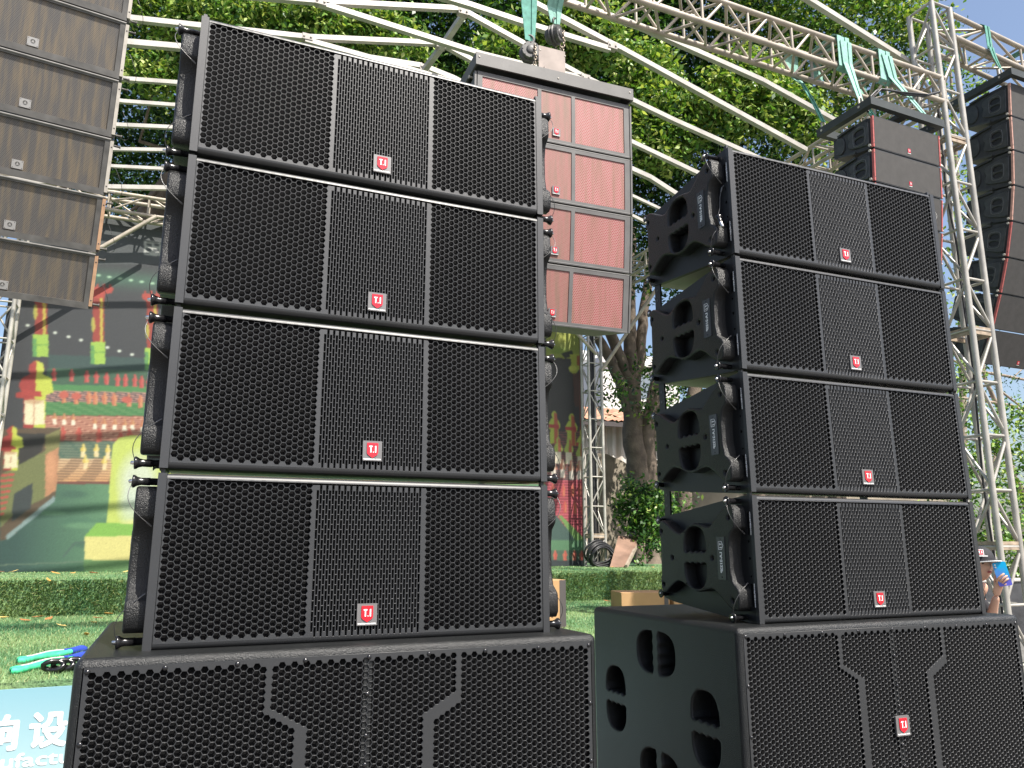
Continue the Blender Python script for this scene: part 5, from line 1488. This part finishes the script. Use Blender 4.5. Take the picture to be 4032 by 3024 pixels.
# centre tree: several stems rising from behind the board
trunksB = [([onz(2535, 2232, UZ)*np.array([1,1,1]) if False else tp_(2535, 2250), tp_(2520, 1900), tp_(2490, 1700), tp_(2484, 1500)], .30, .19),
           ([tp_(2560, 2250), tp_(2555, 1950), tp_(2545, 1720), tp_(2590, 1500), tp_(2640, 1250)], .24, .15),
           ([tp_(2484, 1520), tp_(2440, 1410), tp_(2400, 1300), tp_(2330, 1150)], .15, .11),
           ([tp_(2484, 1520), tp_(2482, 1380), tp_(2478, 1240), tp_(2490, 900)], .17, .11),
           ([tp_(2490, 1540), tp_(2520, 1400), tp_(2532, 1240), tp_(2580, 900)], .15, .10),
           ([tp_(2475, 1620), tp_(2440, 1500), tp_(2395, 1400), tp_(2345, 1310), tp_(2250, 1150)], .14, .10),
           ([tp_(2700, 2250), tp_(2690, 1900), tp_(2740, 1500), tp_(2800, 1100)], .22, .12)]
DB = 15.0
bl = [blob(2450, 300, DB, (3.0, 1.8, 2.3)), blob(2050, 150, DB-.5, (2.4, 1.6, 2.0)), blob(2750, 560, DB, (2.3, 1.6, 1.9)), blob(2500, 800, DB+.5, (1.9, 1.4, 1.5)), blob(2800, 150, DB, (2.4, 1.6, 2.0)),
      blob(2620, 1010, DB+.8, (1.3, 1.0, .75)), blob(2250, -100, DB, (2.6, 1.6, 1.8)), blob(2250, 560, DB+1, (2.4, 1.6, 2.0)), blob(1950, 480, DB+1, (2.2, 1.6, 1.9)), blob(2650, -150, DB, (2.6, 1.6, 1.6))]
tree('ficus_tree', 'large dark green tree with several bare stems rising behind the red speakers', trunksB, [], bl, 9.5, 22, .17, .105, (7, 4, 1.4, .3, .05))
# bright hanging boughs in front of it
brs = []; bl2 = []
for (x, y, D, r) in ((2540,290,12.6,(.55,.4,.55)),(2600,470,12.4,(.8,.4,.75)),(2545,560,12.4,(.5,.35,.5)),(2930,320,12.6,(.75,.4,.6)),(2870,420,12.5,(.55,.35,.5)),(2720,440,12.6,(.5,.3,.4)),
                     (2230,90,11.6,(.55,.35,.45)),(2330,120,11.6,(.55,.35,.5)),(2150,200,11.6,(.6,.3,.4)),(1980,190,11.5,(.45,.3,.45)),(1930,250,11.5,(.4,.3,.3)),(3060,420,12.4,(.4,.3,.5)),(3180,470,12.3,(.3,.25,.6))):
    bl2.append(blob(x, y, D, r))
br = [([at(2500, 150, 13.5), at(2590, 420, 12.5), at(2575, 620, 12.4)], .035, .008), ([at(2850, 150, 13.5), at(2920, 320, 12.6), at(2860, 470, 12.4)], .03, .008), ([at(2850, 150, 13.5), at(3050, 300, 12.6), at(3190, 560, 12.3)], .03, .006)]
for nm_x in (1,):
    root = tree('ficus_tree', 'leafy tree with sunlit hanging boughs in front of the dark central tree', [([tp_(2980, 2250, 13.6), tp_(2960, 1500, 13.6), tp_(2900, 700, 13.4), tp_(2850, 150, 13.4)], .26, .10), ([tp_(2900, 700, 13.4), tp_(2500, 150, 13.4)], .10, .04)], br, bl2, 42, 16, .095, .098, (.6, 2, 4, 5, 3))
# left tree
DL = 13.5
tL = [([(-2.2, 14.2, UZ), (-1.9, 14.2, 4.2), (-1.0, 14.0, 7.0), (.2, 13.8, 9.5)], .34, .14), ([(-1.6, 14.1, 5.5), (-2.6, 14.0, 8.5)], .16, .08), ([(-1.0, 14.0, 7.0), (1.6, 14.0, 9.3)], .13, .06)]
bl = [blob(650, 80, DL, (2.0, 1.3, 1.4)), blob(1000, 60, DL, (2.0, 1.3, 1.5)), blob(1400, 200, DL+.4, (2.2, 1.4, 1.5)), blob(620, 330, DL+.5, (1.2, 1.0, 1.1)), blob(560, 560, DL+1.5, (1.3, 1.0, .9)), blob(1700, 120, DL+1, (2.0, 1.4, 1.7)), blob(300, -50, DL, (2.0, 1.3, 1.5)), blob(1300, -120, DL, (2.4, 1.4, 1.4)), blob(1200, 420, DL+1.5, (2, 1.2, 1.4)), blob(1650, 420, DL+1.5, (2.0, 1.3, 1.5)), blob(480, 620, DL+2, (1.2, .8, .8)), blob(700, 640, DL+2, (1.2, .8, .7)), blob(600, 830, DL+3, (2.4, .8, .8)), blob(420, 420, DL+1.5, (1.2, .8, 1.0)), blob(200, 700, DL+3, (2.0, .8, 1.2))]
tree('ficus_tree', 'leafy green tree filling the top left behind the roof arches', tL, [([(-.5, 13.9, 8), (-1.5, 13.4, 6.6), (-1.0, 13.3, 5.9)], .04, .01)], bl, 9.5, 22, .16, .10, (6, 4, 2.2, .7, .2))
bl2 = [blob(x, y, D, r) for x, y, D, r in ((650,245,11.4,(.35,.3,.5)),(560,290,11.4,(.35,.3,.25)),(680,330,11.4,(.3,.25,.3)),(860,60,11.4,(.6,.4,.4)),(1010,90,11.4,(.7,.4,.4)),(1180,60,11.4,(.55,.4,.35)),(1300,70,11.5,(.5,.4,.35)),(1450,130,11.4,(.6,.3,.3)),(1520,110,11.5,(.5,.3,.3)),(1340,180,11.4,(.4,.3,.2)),(640,40,11.5,(.6,.4,.3)),(550,20,11.4,(.4,.3,.25)),(1180,170,11.4,(.4,.3,.3)),(1600,200,11.4,(.35,.25,.25)),(900,150,11.6,(.5,.3,.3)),(745,120,11.4,(.35,.25,.3)))]
tree('ficus_tree', 'tree with bright young leaves hanging over the roof arches at upper left', [([(1.5, 14.0, UZ), (1.3, 13.2, 5), (.8, 12.6, 7.6), (.2, 12.2, 8.6)], .22, .06)], [([(.8, 12.6, 7.6), (-1.0, 12.0, 7.6), at(640, 250, 11.4)], .05, .008), ([(.8, 12.6, 7.6), at(1300, 70, 11.5)], .05, .01)], bl2, 40, 16, .09, .088, (.6, 2, 4, 5, 3))
# right tree, yellow green with sky showing through
bl = [blob(3250, 60, 14, (1.5, 1.0, 1.1)), blob(3050, -80, 14, (1.6, 1.0, 1.2)), blob(3420, 140, 14, (1.2, .9, .9)), blob(3180, 260, 14.3, (1.3, .9, 1.0)), blob(3400, 300, 14.3, (.9, .8, .8)), blob(3560, 170, 14, (.8, .6, .55)), blob(3480, 40, 14, (1.0, .7, .55)), blob(3000, 250, 14.5, (1.3, .9, 1.1)), blob(3120, 520, 14.6, (1.0, .8, .9)), blob(3330, 470, 14.8, (.8, .7, .7)), blob(3650, 60, 14, (.45, .4, .3))]
tree('ficus_tree', 'yellow green tree against the sky behind the tower top', [([tp_(3300, 2250, 15.5), tp_(3290, 1400, 15.5), tp_(3280, 700, 15.2), tp_(3300, 100, 15)], .26, .06)], [([tp_(3280, 700, 15.2), tp_(3500, 250, 15)], .08, .02), ([tp_(3285, 900, 15.2), tp_(3100, 300, 15)], .08, .02)], bl, 7.5, 20, .17, .10, (1, 2.5, 5, 5, 2.2))
bl = [blob(3780, 330, 15, (.6, .5, .35)), blob(3740, 700, 15, (.5, .5, .6)), blob(3700, 480, 15, (.45, .4, .4)), blob(3790, 1000, 15, (.6, .5, .7)), blob(3760, 1250, 15, (.5, .5, .5)), blob(3700, 230, 15, (.5, .4, .3)), blob(3640, 560, 15, (.4, .4, .3)), blob(3810, 820, 15.3, (.4, .4, .4))]
tree('slim_tree', 'slender light green tree showing through the tall right tower', [([tp_(3800, 2350, 16.5), tp_(3790, 1500, 16.5), tp_(3770, 700, 16.4), tp_(3740, 250, 16)], .14, .04)], [], bl, 5, 18, .15, .09, (1, 2, 4, 5, 2), barkm='barkpale')
# right lower vegetation: vines on a bank, bare branches
bl = [blob(3970, 1720, 17, (1.3, .8, .8)), blob(4080, 1950, 16.5, (1.1, .8, .8)), blob(3850, 1950, 16, (1.0, .7, 1.0)), blob(3900, 2180, 15.5, (1.1, .7, .7)), blob(3780, 1700, 16.5, (.8, .6, .8)), blob(3740, 1450, 17, (.6, .5, .5)), blob(4020, 2230, 15, (.8, .6, .5)), blob(3700, 2100, 16, (.9, .7, .9))]
tree('vine_thicket', 'bright green thicket of vines growing behind the foot of the right tower', [([tp_(3900, 2330, 17), tp_(3890, 2000, 17), tp_(3930, 1700, 17)], .10, .04)], [], bl, 8, 20, .15, .10, (1, 3, 5, 4, 1.5), barkm='barkpale')
tb_ = MB(); base = np.array(tp_(4090, 2330, 15.5)); root = empty('bare_tree', base)
for pts, r0, r1 in (([tp_(4090, 2330, 15.5), tp_(4040, 1960, 15.5), tp_(3990, 1880, 15.5), tp_(3962, 1760, 15.5), tp_(3950, 1640, 15.5), tp_(3880, 1500, 15.5)], .13, .06),
                    ([tp_(3900, 1470, 15.5), tp_(3960, 1480, 15.5), tp_(4060, 1500, 15.5), tp_(4200, 1560, 15.5)], .05, .03), ([tp_(3880, 1580, 15.5), tp_(3980, 1595, 15.5), tp_(4080, 1640, 15.5)], .05, .03),
                    ([tp_(3940, 1540, 15.5), tp_(4030, 1610, 15.5), tp_(4120, 1700, 15.5)], .04, .02), ([tp_(3700, 1560, 15.5), tp_(3880, 1575, 15.5)], .04, .04), ([tp_(3880, 1500, 15.5), tp_(3865, 1380, 15.5), tp_(3900, 1200, 15.5)], .06, .03),
                    ([tp_(3700, 1380, 15.5), tp_(3800, 1450, 15.5), tp_(3900, 1470, 15.5)], .03, .04), ([tp_(3990, 1485, 15.5), tp_(4040, 1440, 15.5), tp_(4100, 1420, 15.5)], .02, .01)):
    limb(tb_, [np.array(p)-base for p in pts], r0, r1, 7)
tb_.build('trunk', M['barkpale'], root)
p, t = crown_points([blob(4000, 1520, 16.5, (1.0, .6, .5)), blob(3900, 1430, 16.8, (.7, .5, .4))], 2.2, 12, .14)
leaf_mesh('crown', p-base, .07, root, (5, 4, 1, 0, 0)); tag(root, 'bare pale branches of a thinly leaved tree at the right edge', 'tree', 'trees behind the stage')
# leafy shrub on the old trunk
bl = [blob(2500, 1960, 13.6, (.34, .3, .38)), blob(2540, 2040, 13.5, (.30, .25, .32)), blob(2475, 2040, 13.5, (.22, .2, .2)), blob(2560, 2110, 13.3, (.22, .2, .26)), blob(2560, 1930, 13.7, (.26, .2, .2)), blob(2610, 1990, 13.9, (.25, .2, .25)), blob(2525, 2205, 13.0, (.09, .08, .06)), blob(2445, 1975, 13.6, (.16, .15, .14))]
base = np.array(onz(2540, 2242, UZ)); base[1] = 13.0
tree('shrub', 'leafy shrub growing from a stump behind the leaning board', [([tuple(ony(2520, 2240, 13.0)), tuple(ony(2520, 2130, 13.1)), tuple(ony(2500, 2000, 13.2))], .13, .06), ([tuple(ony(2565, 2240, 13.0)), tuple(ony(2580, 2130, 13.1))], .18, .12)], [], bl, 34, 18, .075, .085, (4, 5, 3, 1.2, .2), group=None)
# dense hedge-like vegetation seen low behind the right stack
bl = [blob(2700, 1500, 19, (1.0, .8, 1.6)), blob(2850, 1560, 19, (1.4, .8, 1.2)), blob(3150, 1500, 19.5, (2.0, .8, 1.5)), blob(3450, 1480, 19.5, (1.8, .8, 1.5)), blob(2600, 1660, 18, (.5, .5, .9)), blob(2560, 1480, 17, (.5, .5, .9)), blob(2380, 1500, 15.2, (.35, .3, .3)), blob(2430, 1540, 15.2, (.35, .3, .25)), blob(2640, 1980, 15, (.3, .3, .35)), blob(3300, 1050, 19, (2.0, 1, 1.6)), blob(2900, 1080, 19, (1.6, 1, 1.3))]
tree('bushy_tree', 'bushy olive green tree seen in the gaps beside the right speaker stack', [([tp_(2760, 2250, 18), tp_(2760, 1700, 18), tp_(2860, 1300, 18)], .2, .1)], [], bl, 6, 20, .17, .11, (3, 5, 4, 1, .4))

# ------------------------------------------------------------------ the person with a phone
def skin_mesh(chains, sub=2):
    """chains: list of lists of (point, radius); chains after the first start at an existing point. returns verts, faces"""
    me = bpy.data.meshes.new('figure'); vs = []; es = []; rs2 = []; find = {}
    for ch in chains:
        prev = None
        for p, r in ch:
            k = tuple(round(c, 4) for c in p)
            if k not in find: find[k] = len(vs); vs.append(p); rs2.append(r)
            i = find[k]
            if prev is not None and prev != i: es.append((prev, i))
            prev = i
    me.from_pydata([tuple(map(float, v)) for v in vs], es, [])
    ob = bpy.data.objects.new('figure', me); COL.objects.link(ob)
    md = ob.modifiers.new('skin', 'SKIN'); md.use_smooth_shade = True
    for i, r in enumerate(rs2):
        sv = me.skin_vertices[0].data[i]; rr = r if isinstance(r, (tuple, list)) else (r, r); sv.radius = rr; sv.use_root = (i == 0)
    s = ob.modifiers.new('sub', 'SUBSURF'); s.levels = sub; s.render_levels = sub
    dg = bpy.context.evaluated_depsgraph_get(); m2 = ob.evaluated_get(dg).to_mesh()
    V = [tuple(v.co) for v in m2.vertices]; F = [tuple(p.vertices) for p in m2.polygons]
    ob.evaluated_get(dg).to_mesh_clear(); bpy.data.objects.remove(ob); bpy.data.meshes.remove(me)
    return V, F

def build_person():
    D = 5.45; hc = at(3856, 2222, D)                 # centre of the head
    base = np.array([hc[0], hc[1], GZ]); Ht = hc[2]-GZ
    toc = np.array([-hc[0], -hc[1], 0]); toc /= np.linalg.norm(toc); rgt = np.array([toc[1]*-1, toc[0], 0])*-1
    if rgt@_rt < 0: rgt = -rgt
    rgt /= np.linalg.norm(rgt)
    a = RD(38); F = toc*math.cos(a)+rgt*math.sin(a); S = np.array([-F[1], F[0], 0])      # F forward, S the figure's left
    if S@rgt < 0: S = -S
    Z = np.array([0, 0, 1.0]); root = empty('person', base)
    def B(f, s, z): return tuple(F*f+S*s+Z*z)
    def TB(f, s, z): return tuple(F*f+S*s+Z*z-rgt*.15)
    zs = Ht-.235                       # shoulder height
    hip = Ht*.56; loc = lambda P: tuple(np.array(P)-base)
    wr = np.array(loc(at(3924, 2345, D-.12))); el = np.array(loc(at(3893, 2472, D-.02))); sh = np.array(TB(0, .165, zs-.03))
    hb = np.array(loc(at(3932, 2300, D-.14)))
    body = [[(TB(0,0,hip),.092), (TB(0,0,hip+.16),.085), (TB(.01,0,hip+.32),.090), (TB(.0,0,zs-.02),.072), (B(-.01,0,zs+.055),.048), (B(.005,0,zs+.12),.05)],
            [(TB(.0,0,zs-.02),.072), (tuple(sh),.05), (tuple((sh+el)/2),.042), (tuple(el),.036), (tuple(el*.55+wr*.45),.034), (tuple(wr),.022)],
            [(TB(.0,0,zs-.02),.072), (TB(0,-.165,zs),.05), (TB(.02,-.20,zs-.27),.038), (TB(.10,-.17,zs-.47),.028), (TB(.13,-.15,zs-.53),.026), (TB(.15,-.14,zs-.60),.014)],
            [(TB(0,0,hip),.092), (TB(0,.085,hip-.08),.085), (TB(.01,.09,hip*.52),.058), (TB(-.01,.09,.09),.038), (TB(.10,.10,.035),.035)],
            [(TB(0,0,hip),.092), (TB(0,-.085,hip-.08),.085), (TB(.01,-.09,hip*.52),.058), (TB(-.01,-.09,.09),.038), (TB(.10,-.10,.035),.035)]]
    V, Fc = skin_mesh(body, 2); mb = MB(); mb.add(V, Fc, 0, True)
    # head: shaped ball with brow, nose, lips, chin, ears
    n1, n2 = 28, 40; hv = []
    H = np.array([0, 0, Ht]); rx, ry, rz_ = .095, .076, .115
    for i in range(n1+1):
        th = math.pi*i/n1
        for j in range(n2):
            ph = 2*math.pi*j/n2; f_, s_, z_ = math.sin(th)*math.cos(ph), math.sin(th)*math.sin(ph), math.cos(th)
            x, y, z = f_*rx, s_*ry, z_*rz_
            if z < 0: k = 1-.30*(-z/rz_)**1.6; y *= k; x *= (1-.12*(-z/rz_))
            if f_ > 0:
                g = lambda a0, b0, sa, sb: math.exp(-((y-a0)/sa)**2-((z-b0)/sb)**2)
                x += .020*g(0, -.012, .011, .020)+.010*g(0, .012, .008, .02)-.008*(g(.031, .008, .013, .010)+g(-.031, .008, .013, .010))+.007*g(0, -.046, .020, .006)+.007*g(0, -.058, .018, .007)-.004*g(0, -.052, .022, .003)+.010*g(0, -.088, .020, .016)+.006*g(0, .030, .04, .010)
            x -= .012
            hv.append(tuple(H+F*(x+.012)+S*y+Z*z))
    hf = [(i*n2+j, (i+1)*n2+j, (i+1)*n2+(j+1) % n2, i*n2+(j+1) % n2) for i in range(n1) for j in range(n2)]
    mb.add(hv, hf, 0, True)
    for s in (-1, 1):
        e = [tuple(H+F*(-.005+.016*math.cos(t))+S*s*(.076+.008*math.sin(t))+Z*(-.005+.028*math.sin(t))) for t in np.linspace(0, 6.28, 14)]
        mb.tube(e, .006, 6, caps=False)
    # hand with five fingers closed on the phone
    up = np.array([0, 0, 1.0]); ph_c = np.array(loc(at(3946, 2260, D-.17))); rg = rgt
    def hp(px, py, dd): return tuple(loc(at(px, py, D-dd)))
    palm = [(tuple(wr), (.022, .018)), (hp(3927, 2322, .135), (.030, .017)), (hp(3934, 2302, .145), (.034, .016)), (hp(3939, 2288, .15), (.030, .014))]
    V, Fc = skin_mesh([palm], 2); mb.add(V, Fc, 0, True)
    fingers = [[(3925,2298,.14,.0095),(3931,2278,.185,.0088),(3945,2265,.196,.0082),(3955,2258,.196,.007)],
               [(3932,2300,.145,.0095),(3942,2284,.19,.0088),(3958,2272,.198,.0082),(3967,2266,.196,.007)],
               [(3938,2304,.148,.0092),(3950,2292,.19,.0086),(3964,2282,.197,.0078),(3972,2277,.192,.0068)],
               [(3938,2312,.145,.0085),(3949,2305,.18,.0078),(3957,2302,.19,.0070),(3964,2298,.19,.0062)]]
    for fg in fingers:
        V, Fc = skin_mesh([[(hp(a_, b_, c_), r_) for a_, b_, c_, r_ in fg]], 2); mb.add(V, Fc, 0, True)
    V, Fc = skin_mesh([[(hp(3922,2310,.13), .012), (hp(3917,2288,.13), .0105), (hp(3919,2268,.14), .0095), (hp(3925,2256,.15), .0080)]], 2); mb.add(V, Fc, 0, True)
    mb.build('body', M['skin'], root)
    lp = MB(); lp.lathe(tuple(H+F*(rx+.0035)+Z*-.050), tuple(F), [(-.006,.019),(0,.015),(.0035,.004)], 14)
    lp.v = [tuple(np.array(v)-Z*((v[2]-(Ht-.050))*.62)) for v in lp.v]; lp.build('lips', M['lips'], root)
    for s in (-1, 1):
        ey = MB(); ey.lathe(tuple(H+F*(rx-.018)+S*s*.031+Z*.008), tuple(F), [(-.004,.012),(.004,.010),(.007,.004)], 12); ey.v = [tuple(np.array(v)-Z*((v[2]-(Ht+.008))*.6)) for v in ey.v]
        ey.build('eye', M['hair'], root)
    hr = MB(); hv2 = []
    for i in range(15):
        th = math.pi*.72*i/14
        for j in range(28):
            ph = math.pi*(.42+1.16*j/27); hv2.append(tuple(H+F*(math.sin(th)*math.cos(ph)*(rx+.006))+S*(math.sin(th)*math.sin(ph)*(ry+.008))+Z*(math.cos(th)*(rz_+.004)+.004)))
    hr.add(hv2, [(i*28+j, (i+1)*28+j, (i+1)*28+j+1, i*28+j+1) for i in range(14) for j in range(27)], 0, True); hr.build('hair', M['hair'], root)
    # cap: crown, brim with pale edge, patch and lettering
    cp = MB(); cv = []
    for i in range(13):
        th = math.pi*.5*i/12
        for j in range(32):
            ph = 2*math.pi*j/32; cv.append(tuple(H+F*(math.sin(th)**.8*math.cos(ph)*(rx+.016))+S*(math.sin(th)**.8*math.sin(ph)*(ry+.016))+Z*(.028+math.cos(th)*.098)))
    cp.add(cv, [(i*32+j, (i+1)*32+j, (i+1)*32+(j+1) % 32, i*32+(j+1) % 32) for i in range(12) for j in range(32)], 0, True)
    bt_ = []; 
    for i in range(13):
        t = -1+2*i/12; an = t*1.15; yy = math.sin(an)*(ry+.012); r_in = math.cos(an)*(rx+.010); r_out = r_in+.078*math.sqrt(max(0, 1-t*t))+.002
        for rr, dz in ((r_in, 0), ((r_in+r_out)/2, -.006+.010*(1-t*t)), (r_out, -.016+.012*(1-t*t))):
            bt_.append(tuple(H+F*rr+S*yy+Z*(.028+dz)))
    nb = len(bt_); top_ = [tuple(np.array(v)+Z*.004) for v in bt_]
    fs = [(3*i+j, 3*i+j+1, 3*i+4+j, 3*i+3+j) for i in range(12) for j in (0, 1)]
    cp.add(top_, [q[::-1] for q in fs], 0, True); cp.add(bt_, fs, 0, True)
    cp_o = cp.build('cap', M['cap'], root)
    pe = MB(); pe.tube([tuple(np.array(bt_[3*i+2])+Z*.002) for i in range(13)], .0035, 6); pe.build('brim_edge', M['white'], cp_o)
    dirv = toc*math.cos(RD(8))+rgt*math.sin(RD(8)); side = np.cross(Z, dirv); side /= np.linalg.norm(side); side = side if side@rgt > 0 else -side
    pt = MB(); c0 = H+dirv*(.104)+Z*.082
    tl = lambda a_, c_, k=0.0: tuple(c0+side*a_+Z*(c_*.88)-dirv*(c_*.55)+dirv*k)
    for (w_, m_, k_) in ((.021, 1, .000), (.018, 0, .0015)):
        q = [(-w_,-w_),(w_,-w_),(w_,w_),(-w_,w_)]; pt.add([tl(a_, c_+.004, k_) for a_, c_ in q]+[tl(a_, c_+.004, k_-.012) for a_, c_ in q], [(0,1,2,3),(0,4,5,1),(1,5,6,2),(2,6,7,3),(3,7,4,0)], m_)
    glyph_ti(pt, lambda a_, c_: tl(a_, c_+.004, .003), .022, .020, 1)
    fit_text(pt, 'T.I PROFESSIONAL', .062, .006, lambda a_, c_: tl(a_+.01, c_-.026, .008), 1, bold=.0005)
    pt.build('cap_badge', [M['red'], M['white']], cp_o)
    # clothes
    st_ = [[(TB(0,0,hip),.122), (TB(0,0,hip+.16),.112), (TB(.01,0,hip+.32),.122), (TB(.0,0,zs-.02),.10), (B(-.01,0,zs+.035),.064)],
           [(TB(.0,0,zs-.02),.10), (tuple(sh),.064), (tuple((sh+el)/2),.058)], [(TB(.0,0,zs-.02),.10), (TB(0,-.165,zs),.064), (TB(.012,-.19,zs-.17),.056)]]
    V, Fc = skin_mesh(st_, 2); mb = MB(); mb.add(V, Fc, 0, True); mb.build('shirt', M['shirt'], root)
    tr = [[(TB(0,0,hip+.02),.125), (TB(0,.087,hip-.08),.098), (TB(.01,.09,hip*.52),.072), (TB(-.01,.09,.10),.055)], [(TB(0,0,hip+.02),.125), (TB(0,-.087,hip-.08),.098), (TB(.01,-.09,hip*.52),.072), (TB(-.01,-.09,.10),.055)]]
    V, Fc = skin_mesh(tr, 2); mb = MB(); mb.add(V, Fc, 0, True); mb.build('trousers', M['cap'], root)
    for s in (-1, 1):
        mb = MB(); V, Fc = skin_mesh([[(TB(-.03,s*.09,.05),.045), (TB(.07,s*.095,.045),.043), (TB(.16,s*.10,.035),.033)]], 2); mb.add(V, Fc, 0, True); mb.build('shoe', M['offwhite'], root)
    tag(root, 'person in a black cap and dark shirt holding up a phone beside the right stack', 'person')
    # phone, held but a thing of its own
    pc = at(3946, 2260, D-.17); pr = empty('phone', pc); pr2 = MB(); nrm_ = toc*.93+rgt*.1; nrm_ /= np.linalg.norm(nrm_); sx_ = np.cross(Z, nrm_); sx_ /= np.linalg.norm(sx_); sx_ = sx_ if sx_@rgt > 0 else -sx_
    tu = Z*.985+sx_*-.17; tu /= np.linalg.norm(tu); sx2 = sx_+Z*.17; sx2 /= np.linalg.norm(sx2)
    o_ = ccw(smooth_poly([(-.040,-.080),(.040,-.080),(.040,.080),(-.040,.080)], 2)); o_ = [(u*1.0, v*1.0) for u, v in o_]
    o_ = []
    for cx_, cy_, a0 in ((.030,.070,0),(-.030,.070,90),(-.030,-.070,180),(.030,-.070,270)):
        for k in range(5): t = RD(a0+22.5*k); o_.append((cx_+.010*math.cos(t), cy_+.010*math.sin(t)))
    pr2.prism(ccw(o_), lambda u, v, d: tuple(sx2*u+tu*v+nrm_*d), .005, -.004)
    pr2.v = pr2.v; pr2.build('back_shell', M['phone2'], pr)
    lens = MB()
    for v in (.064, .048): lens.lathe(tuple(sx2*-.027+tu*v+nrm_*.005), tuple(nrm_), [(0,.006),(.0015,.0058),(.002,.003)], 10)
    lens.build('camera_lens', M['white'], pr)
    tag(pr, 'phone with a glossy blue back held up by the person in the cap', 'phone')
def phone_mat():
    m = bpy.data.materials.new('glossy_blue'); m.use_nodes = True; nt = m.node_tree; b = nt.nodes['Principled BSDF']; b.inputs['Roughness'].default_value = .12
    tc = nt.nodes.new('ShaderNodeTexCoord'); w = nt.nodes.new('ShaderNodeTexNoise'); w.inputs['Scale'].default_value = 9; nt.links.new(tc.outputs['Object'], w.inputs[0])
    sp = nt.nodes.new('ShaderNodeSeparateXYZ'); nt.links.new(tc.outputs['Object'], sp.inputs[0])
    ad = nt.nodes.new('ShaderNodeMath'); ad.operation = 'MULTIPLY_ADD'; ad.inputs[1].default_value = 6; nt.links.new(sp.outputs['Z'], ad.inputs[0]); nt.links.new(w.outputs['Fac'], ad.inputs[2])
    r = nt.nodes.new('ShaderNodeValToRGB'); e = r.color_ramp.elements; e[0].position = .25; e[0].color = (.12, .12, .55, 1); e[1].position = .75; e[1].color = (.0, .40, .75, 1)
    nt.links.new(ad.outputs[0], r.inputs[0]); nt.links.new(r.outputs[0], b.inputs['Base Color']); return m
M['phone2'] = phone_mat()
build_person()
